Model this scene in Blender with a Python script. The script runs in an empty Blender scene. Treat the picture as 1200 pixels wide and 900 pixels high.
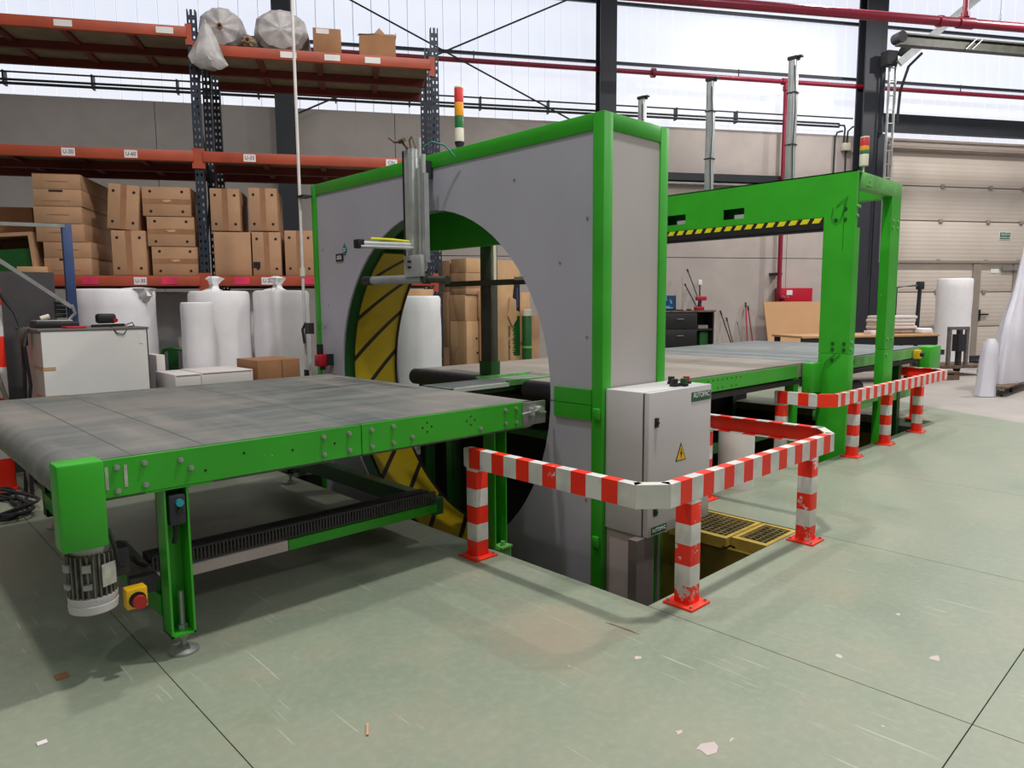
import bpy, bmesh, math, random
from mathutils import Vector, Matrix
random.seed(7)
S = bpy.context.scene
C = S.collection
rad = math.radians
PI = math.pi

# ------------------------------------------------------------------ camera
# world: +X runs along the conveyor line, +Y across it, z up; the hall itself is turned by AL against the machine line
FPX, PITCH, ROLL, YAW = 831.5, rad(6.4195), rad(-0.3939), rad(46.49)
AL = rad(-31.155)
cam = bpy.data.cameras.new('camera'); co = bpy.data.objects.new('camera', cam); C.objects.link(co)
_R = Matrix(((math.sin(YAW), math.cos(YAW), 0), (-math.cos(YAW), math.sin(YAW), 0), (0, 0, 1)))
_f = Vector((0, math.cos(PITCH), -math.sin(PITCH))); _r = Vector((1, 0, 0)); _u = Vector((0, math.sin(PITCH), math.cos(PITCH)))
_r2 = math.cos(ROLL)*_r + math.sin(ROLL)*_u; _u2 = -math.sin(ROLL)*_r + math.cos(ROLL)*_u
_r2, _u2, _f = _R @ _r2, _R @ _u2, _R @ _f
co.matrix_world = Matrix(((_r2.x, _u2.x, -_f.x, 0), (_r2.y, _u2.y, -_f.y, 0), (_r2.z, _u2.z, -_f.z, 1.5), (0, 0, 0, 1)))
cam.sensor_width = 36; cam.lens = FPX/1200*36; cam.clip_start = .05; cam.clip_end = 200
S.camera = co

# ------------------------------------------------------------------ world, lamps, exposure
w = bpy.data.worlds.new('world'); S.world = w; w.use_nodes = True
bg = w.node_tree.nodes['Background']; bg.inputs[0].default_value = (.90, .95, 1, 1); bg.inputs[1].default_value = .42
S.view_settings.view_transform = 'Standard'; S.view_settings.look = 'None'
S.view_settings.exposure = 0.0; S.view_settings.gamma = 1; S.view_settings.use_curve_mapping = False

def lamp(x, y, z, e, size=.4):
    l = bpy.data.lights.new('hall_and_fill_lamp', 'AREA'); l.shape = 'DISK'; l.size = size; l.energy = e; l.color = (1, .975, .94)
    o = bpy.data.objects.new('hall_and_fill_lamp', l); C.objects.link(o); o.location = (x, y, z)
LAMP = 385
for lx, ly, k in ((3.6, 1.5, .92), (10.6, 1.5, .78), (17.5, 1.5, 1.0), (3.6, -5.6, .28), (10.6, -5.6, .5), (14.5, 6.0, .45), (.8, 3.9, .42), (-3.4, -.5, .2)):  # first three are the row behind the rail shadows, the rest added fill
    lamp(lx, ly, 8.2, LAMP*k)

# ------------------------------------------------------------------ materials
def lin(h):
    v = [int(h[i:i+2], 16)/255 for i in (0, 2, 4)]
    return tuple(c/12.92 if c <= .04045 else ((c+.055)/1.055)**2.4 for c in v) + (1,)
class NT:
    def __init__(s, name):
        s.m = bpy.data.materials.new(name); s.m.use_nodes = True; s.t = s.m.node_tree; s.b = s.t.nodes['Principled BSDF']
        s.tc = s.t.nodes.new('ShaderNodeTexCoord')
    def n(s, typ, **kw):
        o = s.t.nodes.new(typ)
        for k, v in kw.items(): setattr(o, k, v)
        return o
    def l(s, a, b): s.t.links.new(a, b)
    def coords(s, scale=(1, 1, 1), rot=(0, 0, 0)):
        mp = s.n('ShaderNodeMapping'); mp.inputs['Scale'].default_value = scale; mp.inputs['Rotation'].default_value = rot
        s.l(s.tc.outputs['Object'], mp.inputs[0]); return mp.outputs[0]
    def noise(s, scale, detail=4, vec=None, rough=.55):
        o = s.n('ShaderNodeTexNoise'); o.inputs['Scale'].default_value = scale; o.inputs['Detail'].default_value = detail
        o.inputs['Roughness'].default_value = rough
        s.l(vec if vec is not None else s.tc.outputs['Object'], o.inputs['Vector']); return o.outputs['Fac']
    def ramp(s, fac, a, b):
        o = s.n('ShaderNodeMapRange'); o.inputs['From Min'].default_value = a; o.inputs['From Max'].default_value = b
        s.l(fac, o.inputs['Value']); return o.outputs['Result']
    def math(s, op, a, b=None, c=None):
        o = s.n('ShaderNodeMath', operation=op)
        for i, v in enumerate((a, b, c)):
            if v is None: continue
            if isinstance(v, (int, float)): o.inputs[i].default_value = v
            else: s.l(v, o.inputs[i])
        return o.outputs[0]
    def mix(s, fac, a, b):
        o = s.n('ShaderNodeMix', data_type='RGBA')
        if isinstance(fac, (int, float)): o.inputs[0].default_value = fac
        else: s.l(fac, o.inputs[0])
        for i, v in ((6, a), (7, b)):
            if isinstance(v, str): v = lin(v)
            if isinstance(v, tuple): o.inputs[i].default_value = v
            else: s.l(v, o.inputs[i])
        return o.outputs[2]
    def bump(s, h, strength=.3, dist=.01):
        o = s.n('ShaderNodeBump'); o.inputs['Strength'].default_value = strength; o.inputs['Distance'].default_value = dist
        s.l(h, o.inputs['Height']); s.l(o.outputs[0], s.b.inputs['Normal'])
    def done(s, col, rough=.5, metal=0.0):
        if isinstance(col, str): col = lin(col)
        if isinstance(col, tuple): s.b.inputs['Base Color'].default_value = col
        else: s.l(col, s.b.inputs['Base Color'])
        s.b.inputs['Roughness'].default_value = rough; s.b.inputs['Metallic'].default_value = metal
        return s.m
def shade(h, k):
    v = [min(255, int(int(h[i:i+2], 16)*k)) for i in (0, 2, 4)]; return '%02x%02x%02x' % tuple(v)
def simple(name, h, rough=.5, metal=0.0, var=.08, scale=3, bump=0, wear=None):
    n = NT(name)
    c = n.mix(n.ramp(n.noise(scale), .3, .7), shade(h, 1-var), shade(h, 1+var))
    if wear:
        wc, th, ws = wear
        c = n.mix(n.ramp(n.noise(ws, 6, rough=.7), th, th+.03), c, wc)
    if bump: n.bump(n.noise(scale*12, 3), bump, .004)
    return n.done(c, rough, metal)

M = {}
M['green'] = simple('green_paint', '34a424', .38, 0, .06, 2.5, 0, ('9ccb90', .70, 11))
M['green_light'] = simple('weathered_green_paint', '64ab56', .5, 0, .10, 6, 0, ('a9c79f', .66, 12))
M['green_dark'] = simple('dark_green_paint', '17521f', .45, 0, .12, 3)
M['panel'] = simple('grey_panel_paint', 'bbb9c4', .45, .1, .03, 1.2)
M['panel_light'] = simple('side_panel_paint', 'bcb5b2', .5, 0, .03, 1.0)
M['cabinet'] = simple('cabinet_paint', 'c6c3c3', .45, 0, .025, 2)
M['cabinet_dark'] = simple('duct_paint', '6f6762', .55, 0, .06, 3)
M['alu'] = simple('aluminium', 'c4c7c6', .35, .45, .06, 8)
M['alu_dark'] = simple('dark_aluminium', 'a6a9ab', .4, .25, .08, 8)
M['steel'] = simple('zinc_steel', 'a3a3a0', .4, .6, .08, 10)
M['black'] = simple('black_plastic', '1b1b1d', .5, 0, .1, 6)
M['rubber'] = simple('black_rubber', '262628', .75, 0, .15, 8)
M['dark'] = simple('dark_steel', '303137', .55, .2, .08, 2)
M['column'] = simple('column_paint', '2b2d34', .5, .1, .08, 1.2)
M['olive'] = simple('olive_steel', '47473e', .5, .2, .12, 6)
M['orange'] = simple('orange_beam_paint', 'ab4a30', .5, 0, .08, 3)
M['beam_shaded'] = simple('shaded_orange_beam_paint', '6e2a26', .6, 0, .1, 3)  # same orange paint, darkened for the shade inside the rack
M['blue_steel'] = simple('dark_blue_upright_paint', '262d3b', .5, .1, .12, 5)
M['blue_frame'] = simple('blue_frame_paint', '30446f', .5, 0, .08, 5)
M['deck'] = simple('chipboard_deck', '8a7a68', .8, 0, .1, 5)
M['carton'] = simple('carton', 'b38a69', .8, 0, .05, 4, .1)
M['carton_b'] = simple('carton_pale', 'c89f76', .8, 0, .05, 4, .1)
M['carton_c'] = simple('carton_brown', '9c6f4b', .8, 0, .06, 4, .1)
M['tape'] = simple('parcel_tape', '9f7354', .35, 0, .06, 12)
M['hole'] = simple('dark_hole', '241a14', .9, 0, .05, 5)
M['white'] = simple('white_board', 'e4e0dd', .5, 0, .02, 2)
M['white_carton'] = simple('white_carton', 'd9d0cd', .7, 0, .03, 3)
M['foam'] = simple('white_foam', 'eae7e9', .6, 0, .02, 5, .06)
M['grey_film'] = simple('grey_plastic_film', 'aaa3a2', .35, 0, .12, 9, .4)
M['paper_label'] = simple('paper_label', 'e8dcdc', .7, 0, .02, 9)
M['pink_label'] = simple('pink_label', 'e0305f', .6, 0, .1, 9)
M['ink'] = simple('black_ink', '28222c', .6, 0, .02, 5)
M['sign_green'] = simple('green_sign', '1d5a41', .4, 0, .06, 9)
M['sign_white'] = simple('white_print', 'e8f0ea', .5, 0, .02, 5)
M['teal'] = simple('teal_print', '2f7d78', .5, 0, .05, 5)
M['teal_button'] = simple('teal_button', '2296a6', .35, 0, .05, 5)
M['yellow'] = simple('yellow_plastic', 'e9b616', .4, 0, .06, 10)
M['hazard_yellow'] = simple('yellow_tape', 'd8cf1e', .5, 0, .06, 14)
M['yellow_hose'] = simple('yellow_hose', 'd9d53a', .35, 0, .04, 14)
M['pit'] = simple('ochre_pit_paint', '6e6019', .7, 0, .25, 2.5)
M['grate_yellow'] = simple('yellow_grate_frame', 'b89b42', .6, 0, .1, 7)
M['grate'] = simple('rusty_grating', '7a6d45', .7, .1, .2, 12)
M['red_pipe'] = simple('red_pipe_paint', '8a1833', .35, 0, .06, 3)
M['red_cab'] = simple('red_cabinet_paint', 'b5122c', .35, 0, .04, 3)
M['red_button'] = simple('red_button', 'b01c24', .35, 0, .05, 5)
M['bulb_red'] = simple('red_lens', 'd23a3a', .3, 0, .05, 5)
M['bulb_amber'] = simple('amber_lens', 'e59a1c', .3, 0, .05, 5)
M['bulb_green'] = simple('green_lens', '24703a', .3, 0, .05, 5)
M['cream'] = simple('cream_plastic', 'd9d2bf', .45, 0, .03, 5)
M['rope'] = simple('white_pipe', 'd8d0cc', .5, 0, .04, 9)
M['wood'] = simple('pallet_wood', '6a5546', .85, 0, .2, 9)
M['board'] = simple('brown_fibreboard', 'c3966c', .75, 0, .02, 2)
M['door'] = simple('sectional_door_paint', 'c9bcb0', .6, 0, .02, 1)
M['door_frame'] = simple('door_frame_paint', '94887f', .6, 0, .04, 3)
M['drape'] = simple('translucent_sheet', 'd3d0d8', .5, 0, .03, 2)
M['nameplate'] = simple('nameplate', 'b5b3a8', .5, .2, .1, 30)
M['gasket'] = simple('gasket', '4a4648', .8, 0, .05, 5)
M['motor'] = simple('motor_casting', '77736f', .45, .4, .15, 20)
M['lilac'] = simple('lilac_board', 'cdbcb9', .6, 0, .04, 3)

def m_door():
    n = NT('ribbed_door_panel')
    c = n.mix(n.ramp(n.noise(1.2), .3, .7), 'c6b9ad', 'd0c4b9')
    wv = n.n('ShaderNodeTexWave', wave_type='BANDS', bands_direction='Z'); wv.inputs['Scale'].default_value = 3.2
    n.l(n.tc.outputs['Object'], wv.inputs['Vector']); n.bump(wv.outputs['Fac'], .25, .012)
    return n.done(c, .6)
M['door_panel'] = m_door()

def m_floor():
    n = NT('painted_floor')
    geo = n.n('ShaderNodeNewGeometry')
    pos = geo.outputs['Position']
    big = n.noise(.55, 5, pos, .6); mid = n.noise(2.3, 6, pos, .65); fine = n.noise(26, 4, pos, .6)
    c = n.mix(n.ramp(big, .38, .62), '838d7a', '919783')
    c = n.mix(n.math('MULTIPLY', n.ramp(mid, .50, .70), .6), c, '9c9681')
    c = n.mix(n.math('MULTIPLY', n.ramp(fine, .45, .75), .22), c, 'b0b2a2')
    c = n.mix(n.math('MULTIPLY', n.ramp(n.noise(1.3, 7, pos, .7), .58, .70), .4), c, '727f67')
    # pale scratches and paint chips
    mp = n.n('ShaderNodeMapping'); mp.inputs['Scale'].default_value = (60, 2.2, 1); mp.inputs['Rotation'].default_value = (0, 0, .9); n.l(pos, mp.inputs[0])
    sc = n.math('MULTIPLY', n.ramp(n.noise(1, 2, mp.outputs[0]), .66, .70), n.ramp(n.noise(1.4, 2, pos), .45, .55))
    c = n.mix(n.math('MULTIPLY', sc, .4), c, 'c9cbbd')
    chip = n.ramp(n.noise(5.5, 3, pos, .5), .752, .758)
    c = n.mix(chip, c, 'c6bdb6')
    # grey unpainted concrete beyond the painted zone
    d = n.n('ShaderNodeVectorMath', operation='DOT_PRODUCT'); n.l(pos, d.inputs[0]); d.inputs[1].default_value = (math.cos(AL), math.sin(AL), 0)
    edge = n.ramp(n.math('ADD', d.outputs['Value'], n.math('MULTIPLY', n.noise(1.2, 3, pos), .25)), 8.1, 8.16)
    c = n.mix(edge, c, n.mix(n.ramp(mid, .3, .7), 'a59d97', 'b3aba4'))
    # rusty worn spot beside the pit
    dv = n.n('ShaderNodeVectorMath', operation='DISTANCE'); n.l(pos, dv.inputs[0]); dv.inputs[1].default_value = (2.26, 2.1, 0)
    spot = n.math('MULTIPLY', n.ramp(n.math('ADD', dv.outputs['Value'], n.math('MULTIPLY', n.noise(4, 4, pos), .5)), .62, .36), .45)
    c = n.mix(spot, c, 'a98f7b')
    n.bump(n.noise(40, 3, pos), .08, .003)
    return n.done(c, .5)
M['floor'] = m_floor()
M['subfloor'] = simple('floor_joint_dark', '2c2b27', .9)

def m_wall():
    n = NT('precast_concrete')
    c = n.mix(n.ramp(n.noise(.7, 6), .35, .68), 'ada29d', 'bdb2ac')
    c = n.mix(n.math('MULTIPLY', n.ramp(n.noise(3, 6), .5, .75), .35), c, 'a2988f')
    n.bump(n.noise(9, 4), .15, .01)
    return n.done(c, .8)
M['wall'] = m_wall()
M['wall_dim'] = simple('dark_block_wall', '77726d', .8)

def m_belt(name, a, b, dust):
    n = NT(name)
    v = n.coords((1.1, 5.5, 1), (0, 0, .55)); v2 = n.coords((5, .7, 1))
    c = n.mix(n.ramp(n.noise(1.4, 6, v, .65), .36, .66), a, b)
    c = n.mix(n.math('MULTIPLY', n.ramp(n.noise(1.1, 5, v2, .6), .5, .7), .45), c, dust)
    c = n.mix(n.math('MULTIPLY', n.ramp(n.noise(.9, 3), .42, .7), .5), c, dust)
    return n.done(c, .62)
M['belt_seam'] = simple('belt_seam', '5c5d5a', .6)
M['belt'] = m_belt('grey_belt', '545b5a', '757672', '988e86')
M['belt_beige'] = m_belt('dusty_belt', '8e857c', '9b9087', 'a89a8d')
M['belt_grey'] = m_belt('pale_grey_belt', '727a7b', '858a8a', '989792')
M['roller'] = simple('dark_roller', '3e3d40', .6, 0, .08, 5)

def m_stripe(axis, period, off, name, wear=.66):
    n = NT(name)
    sp = n.n('ShaderNodeSeparateXYZ'); n.l(n.tc.outputs['Object'], sp.inputs[0])
    a = sp.outputs['XYZ'.index(axis)]
    f = n.math('FRACT', n.math('DIVIDE', n.math('ADD', a, off), period))
    f = n.math('LESS_THAN', f, .5)
    peel = n.math('LESS_THAN', n.noise(7, 7, None, .75), wear)
    f = n.math('MULTIPLY', f, peel)
    wht = n.mix(n.ramp(n.noise(8, 5), .4, .7), 'e2ded9', 'c3c0bc')
    rd = n.mix(n.ramp(n.noise(5, 3), .3, .7), 'f42412', 'fb3416')
    return n.done(n.mix(f, wht, rd), .5)
M['rail_x'] = m_stripe('X', .2, .04, 'rail_stripes_along'); M['rail_y'] = m_stripe('Y', .2, 0, 'rail_stripes_across')
M['post_z'] = m_stripe('Z', .21, 0, 'post_bands'); M['post_worn'] = m_stripe('Z', .21, 0, 'worn_post_bands', .575)
M['guard_z'] = m_stripe('Z', .5, -.02, 'column_guard_bands')
M['rail_red'] = simple('rail_red', 'f83418', .5, 0, .05, 4, 0, ('dcd6cf', .70, 6))
M['rail_white'] = simple('rail_white', 'd8d5cf', .5, 0, .05, 6, 0, ('3a3536', .72, 14))

def m_liner():
    n = NT('yellow_liner_with_black_bands')
    sp = n.n('ShaderNodeSeparateXYZ'); n.l(n.tc.outputs['Object'], sp.inputs[0])
    ang = n.math('ARCTAN2', n.math('SUBTRACT', sp.outputs['Z'], .918+1.15), sp.outputs['Y'])
    t = n.math('SUBTRACT', n.math('MULTIPLY', ang, 1.25), sp.outputs['X'])
    f = n.math('LESS_THAN', n.math('FRACT', n.math('DIVIDE', n.math('ADD', t, 4.568), .377)), .14)
    y = n.mix(n.ramp(n.noise(2.5, 4), .3, .7), 'b0960e', 'c4a913')
    return n.done(n.mix(f, y, '241f1b'), .45)
M['liner'] = m_liner()

def m_emit():
    n = NT('daylit_translucent_panel')
    n.b.inputs['Base Color'].default_value = (.22, .23, .25, 1); n.b.inputs['Roughness'].default_value = .5
    c = n.mix(n.ramp(n.noise(.5, 3), .3, .7), 'e6ebfa', 'f8f9ff')
    n.l(c, n.b.inputs['Emission Color']); n.b.inputs['Emission Strength'].default_value = .93
    return n.m
M['daylight'] = m_emit()
M['band_gap'] = simple('panel_joint', 'a9b0bb', .6)
def m_screen():
    n = NT('lit_screen'); n.b.inputs['Base Color'].default_value = (.02, .03, .05, 1)
    c = n.mix(n.ramp(n.noise(9, 2), .5, .56), '14324e', '4f9ac9')
    n.l(c, n.b.inputs['Emission Color']); n.b.inputs['Emission Strength'].default_value = .7; n.b.inputs['Roughness'].default_value = .2
    return n.m
M['screen'] = m_screen()

# ------------------------------------------------------------------ mesh helpers
class MB:
    def __init__(s): s.bm = bmesh.new(); s.mi = 0
    def _new(s, faces):
        for f in faces: f.material_index = s.mi
        return s
    def box(s, x0, x1, y0, y1, z0, z1, bev=0):
        if x1 < x0: x0, x1 = x1, x0
        if y1 < y0: y0, y1 = y1, y0
        if z1 < z0: z0, z1 = z1, z0
        v = [s.bm.verts.new(p) for p in ((x0,y0,z0),(x1,y0,z0),(x1,y1,z0),(x0,y1,z0),(x0,y0,z1),(x1,y0,z1),(x1,y1,z1),(x0,y1,z1))]
        f = [s.bm.faces.new([v[i] for i in q]) for q in ((0,3,2,1),(4,5,6,7),(0,1,5,4),(1,2,6,5),(2,3,7,6),(3,0,4,7))]
        s._new(f)
        if bev:
            es = list({e for a in f for e in a.edges})
            r = bmesh.ops.bevel(s.bm, geom=es, offset=bev, segments=2, affect='EDGES', profile=.5)
            s._new(r['faces'])
        return s
    def obox(s, p0, p1, wid, hei, up=(0, 0, 1)):
        a, b = Vector(p0), Vector(p1); d = (b-a).normalized(); u = Vector(up)
        if abs(d.dot(u)) > .98: u = Vector((1, 0, 0))
        sd = d.cross(u).normalized(); u = sd.cross(d).normalized()
        v = [s.bm.verts.new(q + sd*(i*wid/2) + u*(j*hei/2)) for q in (a, b) for i, j in ((-1,-1),(1,-1),(1,1),(-1,1))]
        s._new([s.bm.faces.new([v[i] for i in q]) for q in ((0,1,2,3),(7,6,5,4),(0,4,5,1),(1,5,6,2),(2,6,7,3),(3,7,4,0))])
        return s
    def tube(s, pts, r, seg=10, cap=True):
        pts = [Vector(p) for p in pts]; rs = r if isinstance(r, (list, tuple)) else [r]*len(pts)
        rings = []; pu = None
        for i, p in enumerate(pts):
            d = (pts[min(i+1, len(pts)-1)] - pts[max(i-1, 0)]).normalized()
            if pu is None: pu = Vector((0, 0, 1)) if abs(d.z) < .9 else Vector((1, 0, 0))
            sd = d.cross(pu).normalized(); pu = sd.cross(d).normalized()
            rings.append([s.bm.verts.new(p + rs[i]*(math.cos(2*PI*k/seg)*sd + math.sin(2*PI*k/seg)*pu)) for k in range(seg)])
        fs = []
        for a, b in zip(rings, rings[1:]):
            for k in range(seg): fs.append(s.bm.faces.new((a[k], a[(k+1) % seg], b[(k+1) % seg], b[k])))
        if cap: fs += [s.bm.faces.new(rings[0][::-1]), s.bm.faces.new(rings[-1])]
        s._new(fs); return s
    def cyl(s, p0, p1, r, seg=16): return s.tube([p0, p1], r, seg)
    def prism(s, poly, axis, a, b):
        def P(u, v, t): return {'x': (t, u, v), 'y': (u, t, v), 'z': (u, v, t)}[axis]
        A = [s.bm.verts.new(P(u, v, a)) for u, v in poly]; B = [s.bm.verts.new(P(u, v, b)) for u, v in poly]
        n = len(poly); fs = [s.bm.faces.new(A[::-1]), s.bm.faces.new(B)]
        fs += [s.bm.faces.new((A[i], A[(i+1) % n], B[(i+1) % n], B[i])) for i in range(n)]
        s._new(fs); return s
    def lathe(s, prof, cx, cy, seg=32, fn=None, cap=True):
        rings = []
        for r, z in prof:
            ring = []
            for k in range(seg):
                a = 2*PI*k/seg; rr = r*(fn(a, z) if fn else 1)
                ring.append(s.bm.verts.new((cx+rr*math.cos(a), cy+rr*math.sin(a), z)))
            rings.append(ring)
        fs = []
        for a, b in zip(rings, rings[1:]):
            for k in range(seg): fs.append(s.bm.faces.new((a[k], a[(k+1) % seg], b[(k+1) % seg], b[k])))
        if cap: fs += [s.bm.faces.new(rings[0][::-1]), s.bm.faces.new(rings[-1])]
        s._new(fs); return s
    def arc_x(s, cy, cz, r0, r1, x0, x1, a0, a1, seg=48):
        """a piece of pipe wall lying along x, between two angles"""
        full = abs(a1-a0) > 2*PI-1e-4; n = seg+1 if not full else seg
        q = []
        for i in range(n):
            a = a0+(a1-a0)*i/seg; c, d = math.cos(a), math.sin(a)
            q.append([s.bm.verts.new((x, cy+r*c, cz+r*d)) for x, r in ((x0, r0), (x1, r0), (x1, r1), (x0, r1))])
        fs = []
        for i in range(seg if not full else n):
            a, b = q[i], q[(i+1) % n]
            for k in range(4): fs.append(s.bm.faces.new((a[k], b[k], b[(k+1) % 4], a[(k+1) % 4])))
        if not full: fs += [s.bm.faces.new(q[0]), s.bm.faces.new(q[-1][::-1])]
        s._new(fs); return s
    def jitter(s, amt, scale=1):
        for v in s.bm.verts: v.co += Vector([random.uniform(-amt, amt) for _ in range(3)])
        return s

class Frame:
    """M: machine axes (= world axes).  W: hall axes, u along the back wall, n towards it."""
    def __init__(s, ang): s.ang = ang; s.mat = Matrix.Rotation(ang, 4, 'Z')
FM, FW = Frame(0), Frame(AL)

def finish(mb, mats, org, smooth=True):
    bmesh.ops.recalc_face_normals(mb.bm, faces=mb.bm.faces[:])
    me = bpy.data.meshes.new('mesh')
    if org is not None: bmesh.ops.translate(mb.bm, verts=mb.bm.verts[:], vec=-Vector(org))
    mb.bm.to_mesh(me); mb.bm.free()
    for m in (mats if isinstance(mats, (list, tuple)) else [mats]): me.materials.append(M[m])
    if smooth:
        me.polygons.foreach_set('use_smooth', [True]*len(me.polygons)); me.set_sharp_from_angle(angle=rad(32))
    return me
def props(o, label=None, cat=None, group=None, kind=None):
    if label: o['label'] = label
    if cat: o['category'] = cat
    if group: o['group'] = group
    if kind: o['kind'] = kind
    return o

class Thing:
    def __init__(s, name, label, cat, loc, fr=FM, group=None, rz=0, kind=None):
        s.org = Vector(loc); s.fr = fr
        s.o = bpy.data.objects.new(name, None); s.o.empty_display_size = .1; C.objects.link(s.o)
        s.o.location = fr.mat @ s.org; s.o.rotation_euler.z = fr.ang + rz
        props(s.o, label, cat, group, kind)
    def part(s, name, mb, mats, parent=None, label=None, kind=None):
        me = mb if isinstance(mb, bpy.types.Mesh) else finish(mb, mats, s.org)
        o = bpy.data.objects.new(name, me); C.objects.link(o); o.parent = parent or s.o
        return props(o, label, None, None, kind)
    def copy(s, o, off, parent=None):
        c = o.copy(); C.objects.link(c); c.parent = parent or s.o; c.location = Vector(off); return c
    def text(s, name, body, size, loc, rot, mat='ink', parent=None, ext=.001, align='CENTER', xs=1.0):
        cu = bpy.data.curves.new(name, 'FONT'); cu.body = body; cu.size = size; cu.extrude = ext; cu.align_x = align; cu.align_y = 'CENTER'
        cu.materials.append(M[mat]); o = bpy.data.objects.new(name, cu); C.objects.link(o); o.parent = parent or s.o
        me = bpy.data.meshes.new_from_object(o.evaluated_get(bpy.context.evaluated_depsgraph_get()))
        bpy.data.objects.remove(o); o = bpy.data.objects.new(name, me); C.objects.link(o); o.parent = parent or s.o
        o.location = Vector(loc)-s.org; o.rotation_euler = rot; o.scale.x = xs; return o
def single(name, label, cat, loc, mb, mats, fr=FM, group=None, kind=None, rz=0):
    me = finish(mb, mats, loc); o = bpy.data.objects.new(name, me); C.objects.link(o)
    o.location = fr.mat @ Vector(loc); o.rotation_euler.z = fr.ang + rz
    return props(o, label, cat, group, kind)
def struct(name, mb, mats, fr=FM, loc=(0, 0, 0), parent=None):
    me = finish(mb, mats, loc); o = bpy.data.objects.new(name, me); C.objects.link(o)
    if parent is None:
        o.location = fr.mat @ Vector(loc); o.rotation_euler.z = fr.ang; o['kind'] = 'structure'
    else: o.parent = parent
    return o

# ================================================================== SETTING
# floor: slabs with open joints around the machine pit
PD = -1.15
slabs = []
xs = [-16, -9, -5, -1.05, .87, 2.82, 3.95, 4.51, 6.55, 9.9, 13.5, 18, 26]
lowtop = {2.82: 2.0, 3.95: 2.0, 4.51: 3.2, 6.55: 2.76}
for a, b in zip(xs, xs[1:]):
    if a == 3.95:      # the joint at 3.95 exists only beyond the pit
        slabs += [(a, b, 5.75, 12), (a, b, 12, 20)]; continue
    b0 = b
    if a == 2.82: b = 4.51
    slabs += [(a, b, -12, -4.6), (a, b, -4.6, .6)]
    if a in lowtop: slabs += [(a, b, .6, lowtop[a]), (a, b0, 6.13 if a < 4 else 5.75, 12), (a, b0, 12, 20)]
    else: slabs += [(a, b, .6, 6.13 if a > 2 else 9), (a, b, 6.13 if a > 2 else 9, 20)]
g = .0022
fl = MB()
for a, b, c, d in slabs: fl.box(a, b, c, d, -.24, -.10)
floor = struct('floor', fl, 'subfloor')
for a, b, c, d in slabs:
    x0, x1, y0, y1 = a+g, b-g, c+g, d-g
    sl = MB().box(x0, x1, y0, y1, -.10, 0)
    struct('floor_slab', sl, 'floor', parent=floor)
pw = MB()
pw.box(2.6, 10.1, 1.9, 6.3, PD-.1, PD)
pit = struct('floor_pit', pw, 'pit')
pw = MB()
for a, b, c, d in ((2.70, 2.815, 1.9, 6.2), (2.82, 4.51, 1.88, 1.995), (4.515, 4.62, 2.0, 3.2), (4.62, 6.55, 3.205, 3.3), (6.44, 6.545, 2.76, 3.2), (6.55, 9.9, 2.66, 2.755), (9.905, 10.0, 2.76, 6.2), (2.82, 9.9, 6.135, 6.25)):
    if c > 2.9 and a == 4.62: c, d = 3.095, 3.195
    if a == 4.515: a, b = 4.515, 4.6
    if a == 6.44: a, b = 6.46, 6.545
    pw.box(a, b, c, d, PD, -.10)
struct('wall_pit', pw, 'pit')
for (x, y), sz in (((2.02, 1.185), .055), ((2.03, 1.30), .018), ((3.25, .84), .035), ((2.36, 1.72), .02), ((3.6, 1.1), .016)):
    k0 = random.random()*6
    p = [(x+sz*(.75+.35*math.sin(3*a_*.7+k0)+random.uniform(-.2, .2))*math.cos(a_*.7), y+sz*(.8+random.uniform(-.25, .25))*.8*math.sin(a_*.7)) for a_ in range(9)]
    struct('bare_patch', MB().prism(p, 'z', -.001, .0012), 'lilac', parent=floor)
struct('crack_chip', MB().prism([(2.525, 2.03), (2.535, 2.0), (2.545, 1.90), (2.538, 1.84), (2.53, 1.92)], 'z', -.001, .0012), 'wood', parent=floor)

# back wall in hall axes
NW = 15.1
U0, U1 = -8.5, 12.55
wb = MB().box(U0, U1, NW+.02, NW+.2, 0, 5.36)
wall = struct('wall_back', wb, 'subfloor', FW)
uu = [U0, -3.6, .9, 5.4, 9.9, U1]
for a, b in zip(uu, uu[1:]):
    for z0, z1 in ((0, 2.515), (2.53, 5.36)):
        struct('concrete_panel', MB().box(a+.006, b-.006, NW-.03, NW+.02, z0, z1), 'wall', parent=wall)
# daylight band: translucent panels side by side
win = struct('window_1', MB().box(U0, 19.5, NW+.12, NW+.18, 5.36, 10.6), 'band_gap', FW)
pan = finish(MB().box(0, .343, NW+.06, NW+.10, 5.40, 10.55), 'daylight', None)
u = U0
while u < 19.4:
    o = bpy.data.objects.new('translucent_panel', pan); C.objects.link(o); o.parent = win; o.location = (u, 0, 0); u += .36
# girts carrying the band
for i, (z, h) in enumerate(((6.63, .06), (7.85, .06), (9.1, .06))):
    struct('trim_girt', MB().box(U0, 19.5, NW-.07, NW-.01, z-h/2, z+h/2), 'column', FW)
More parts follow.
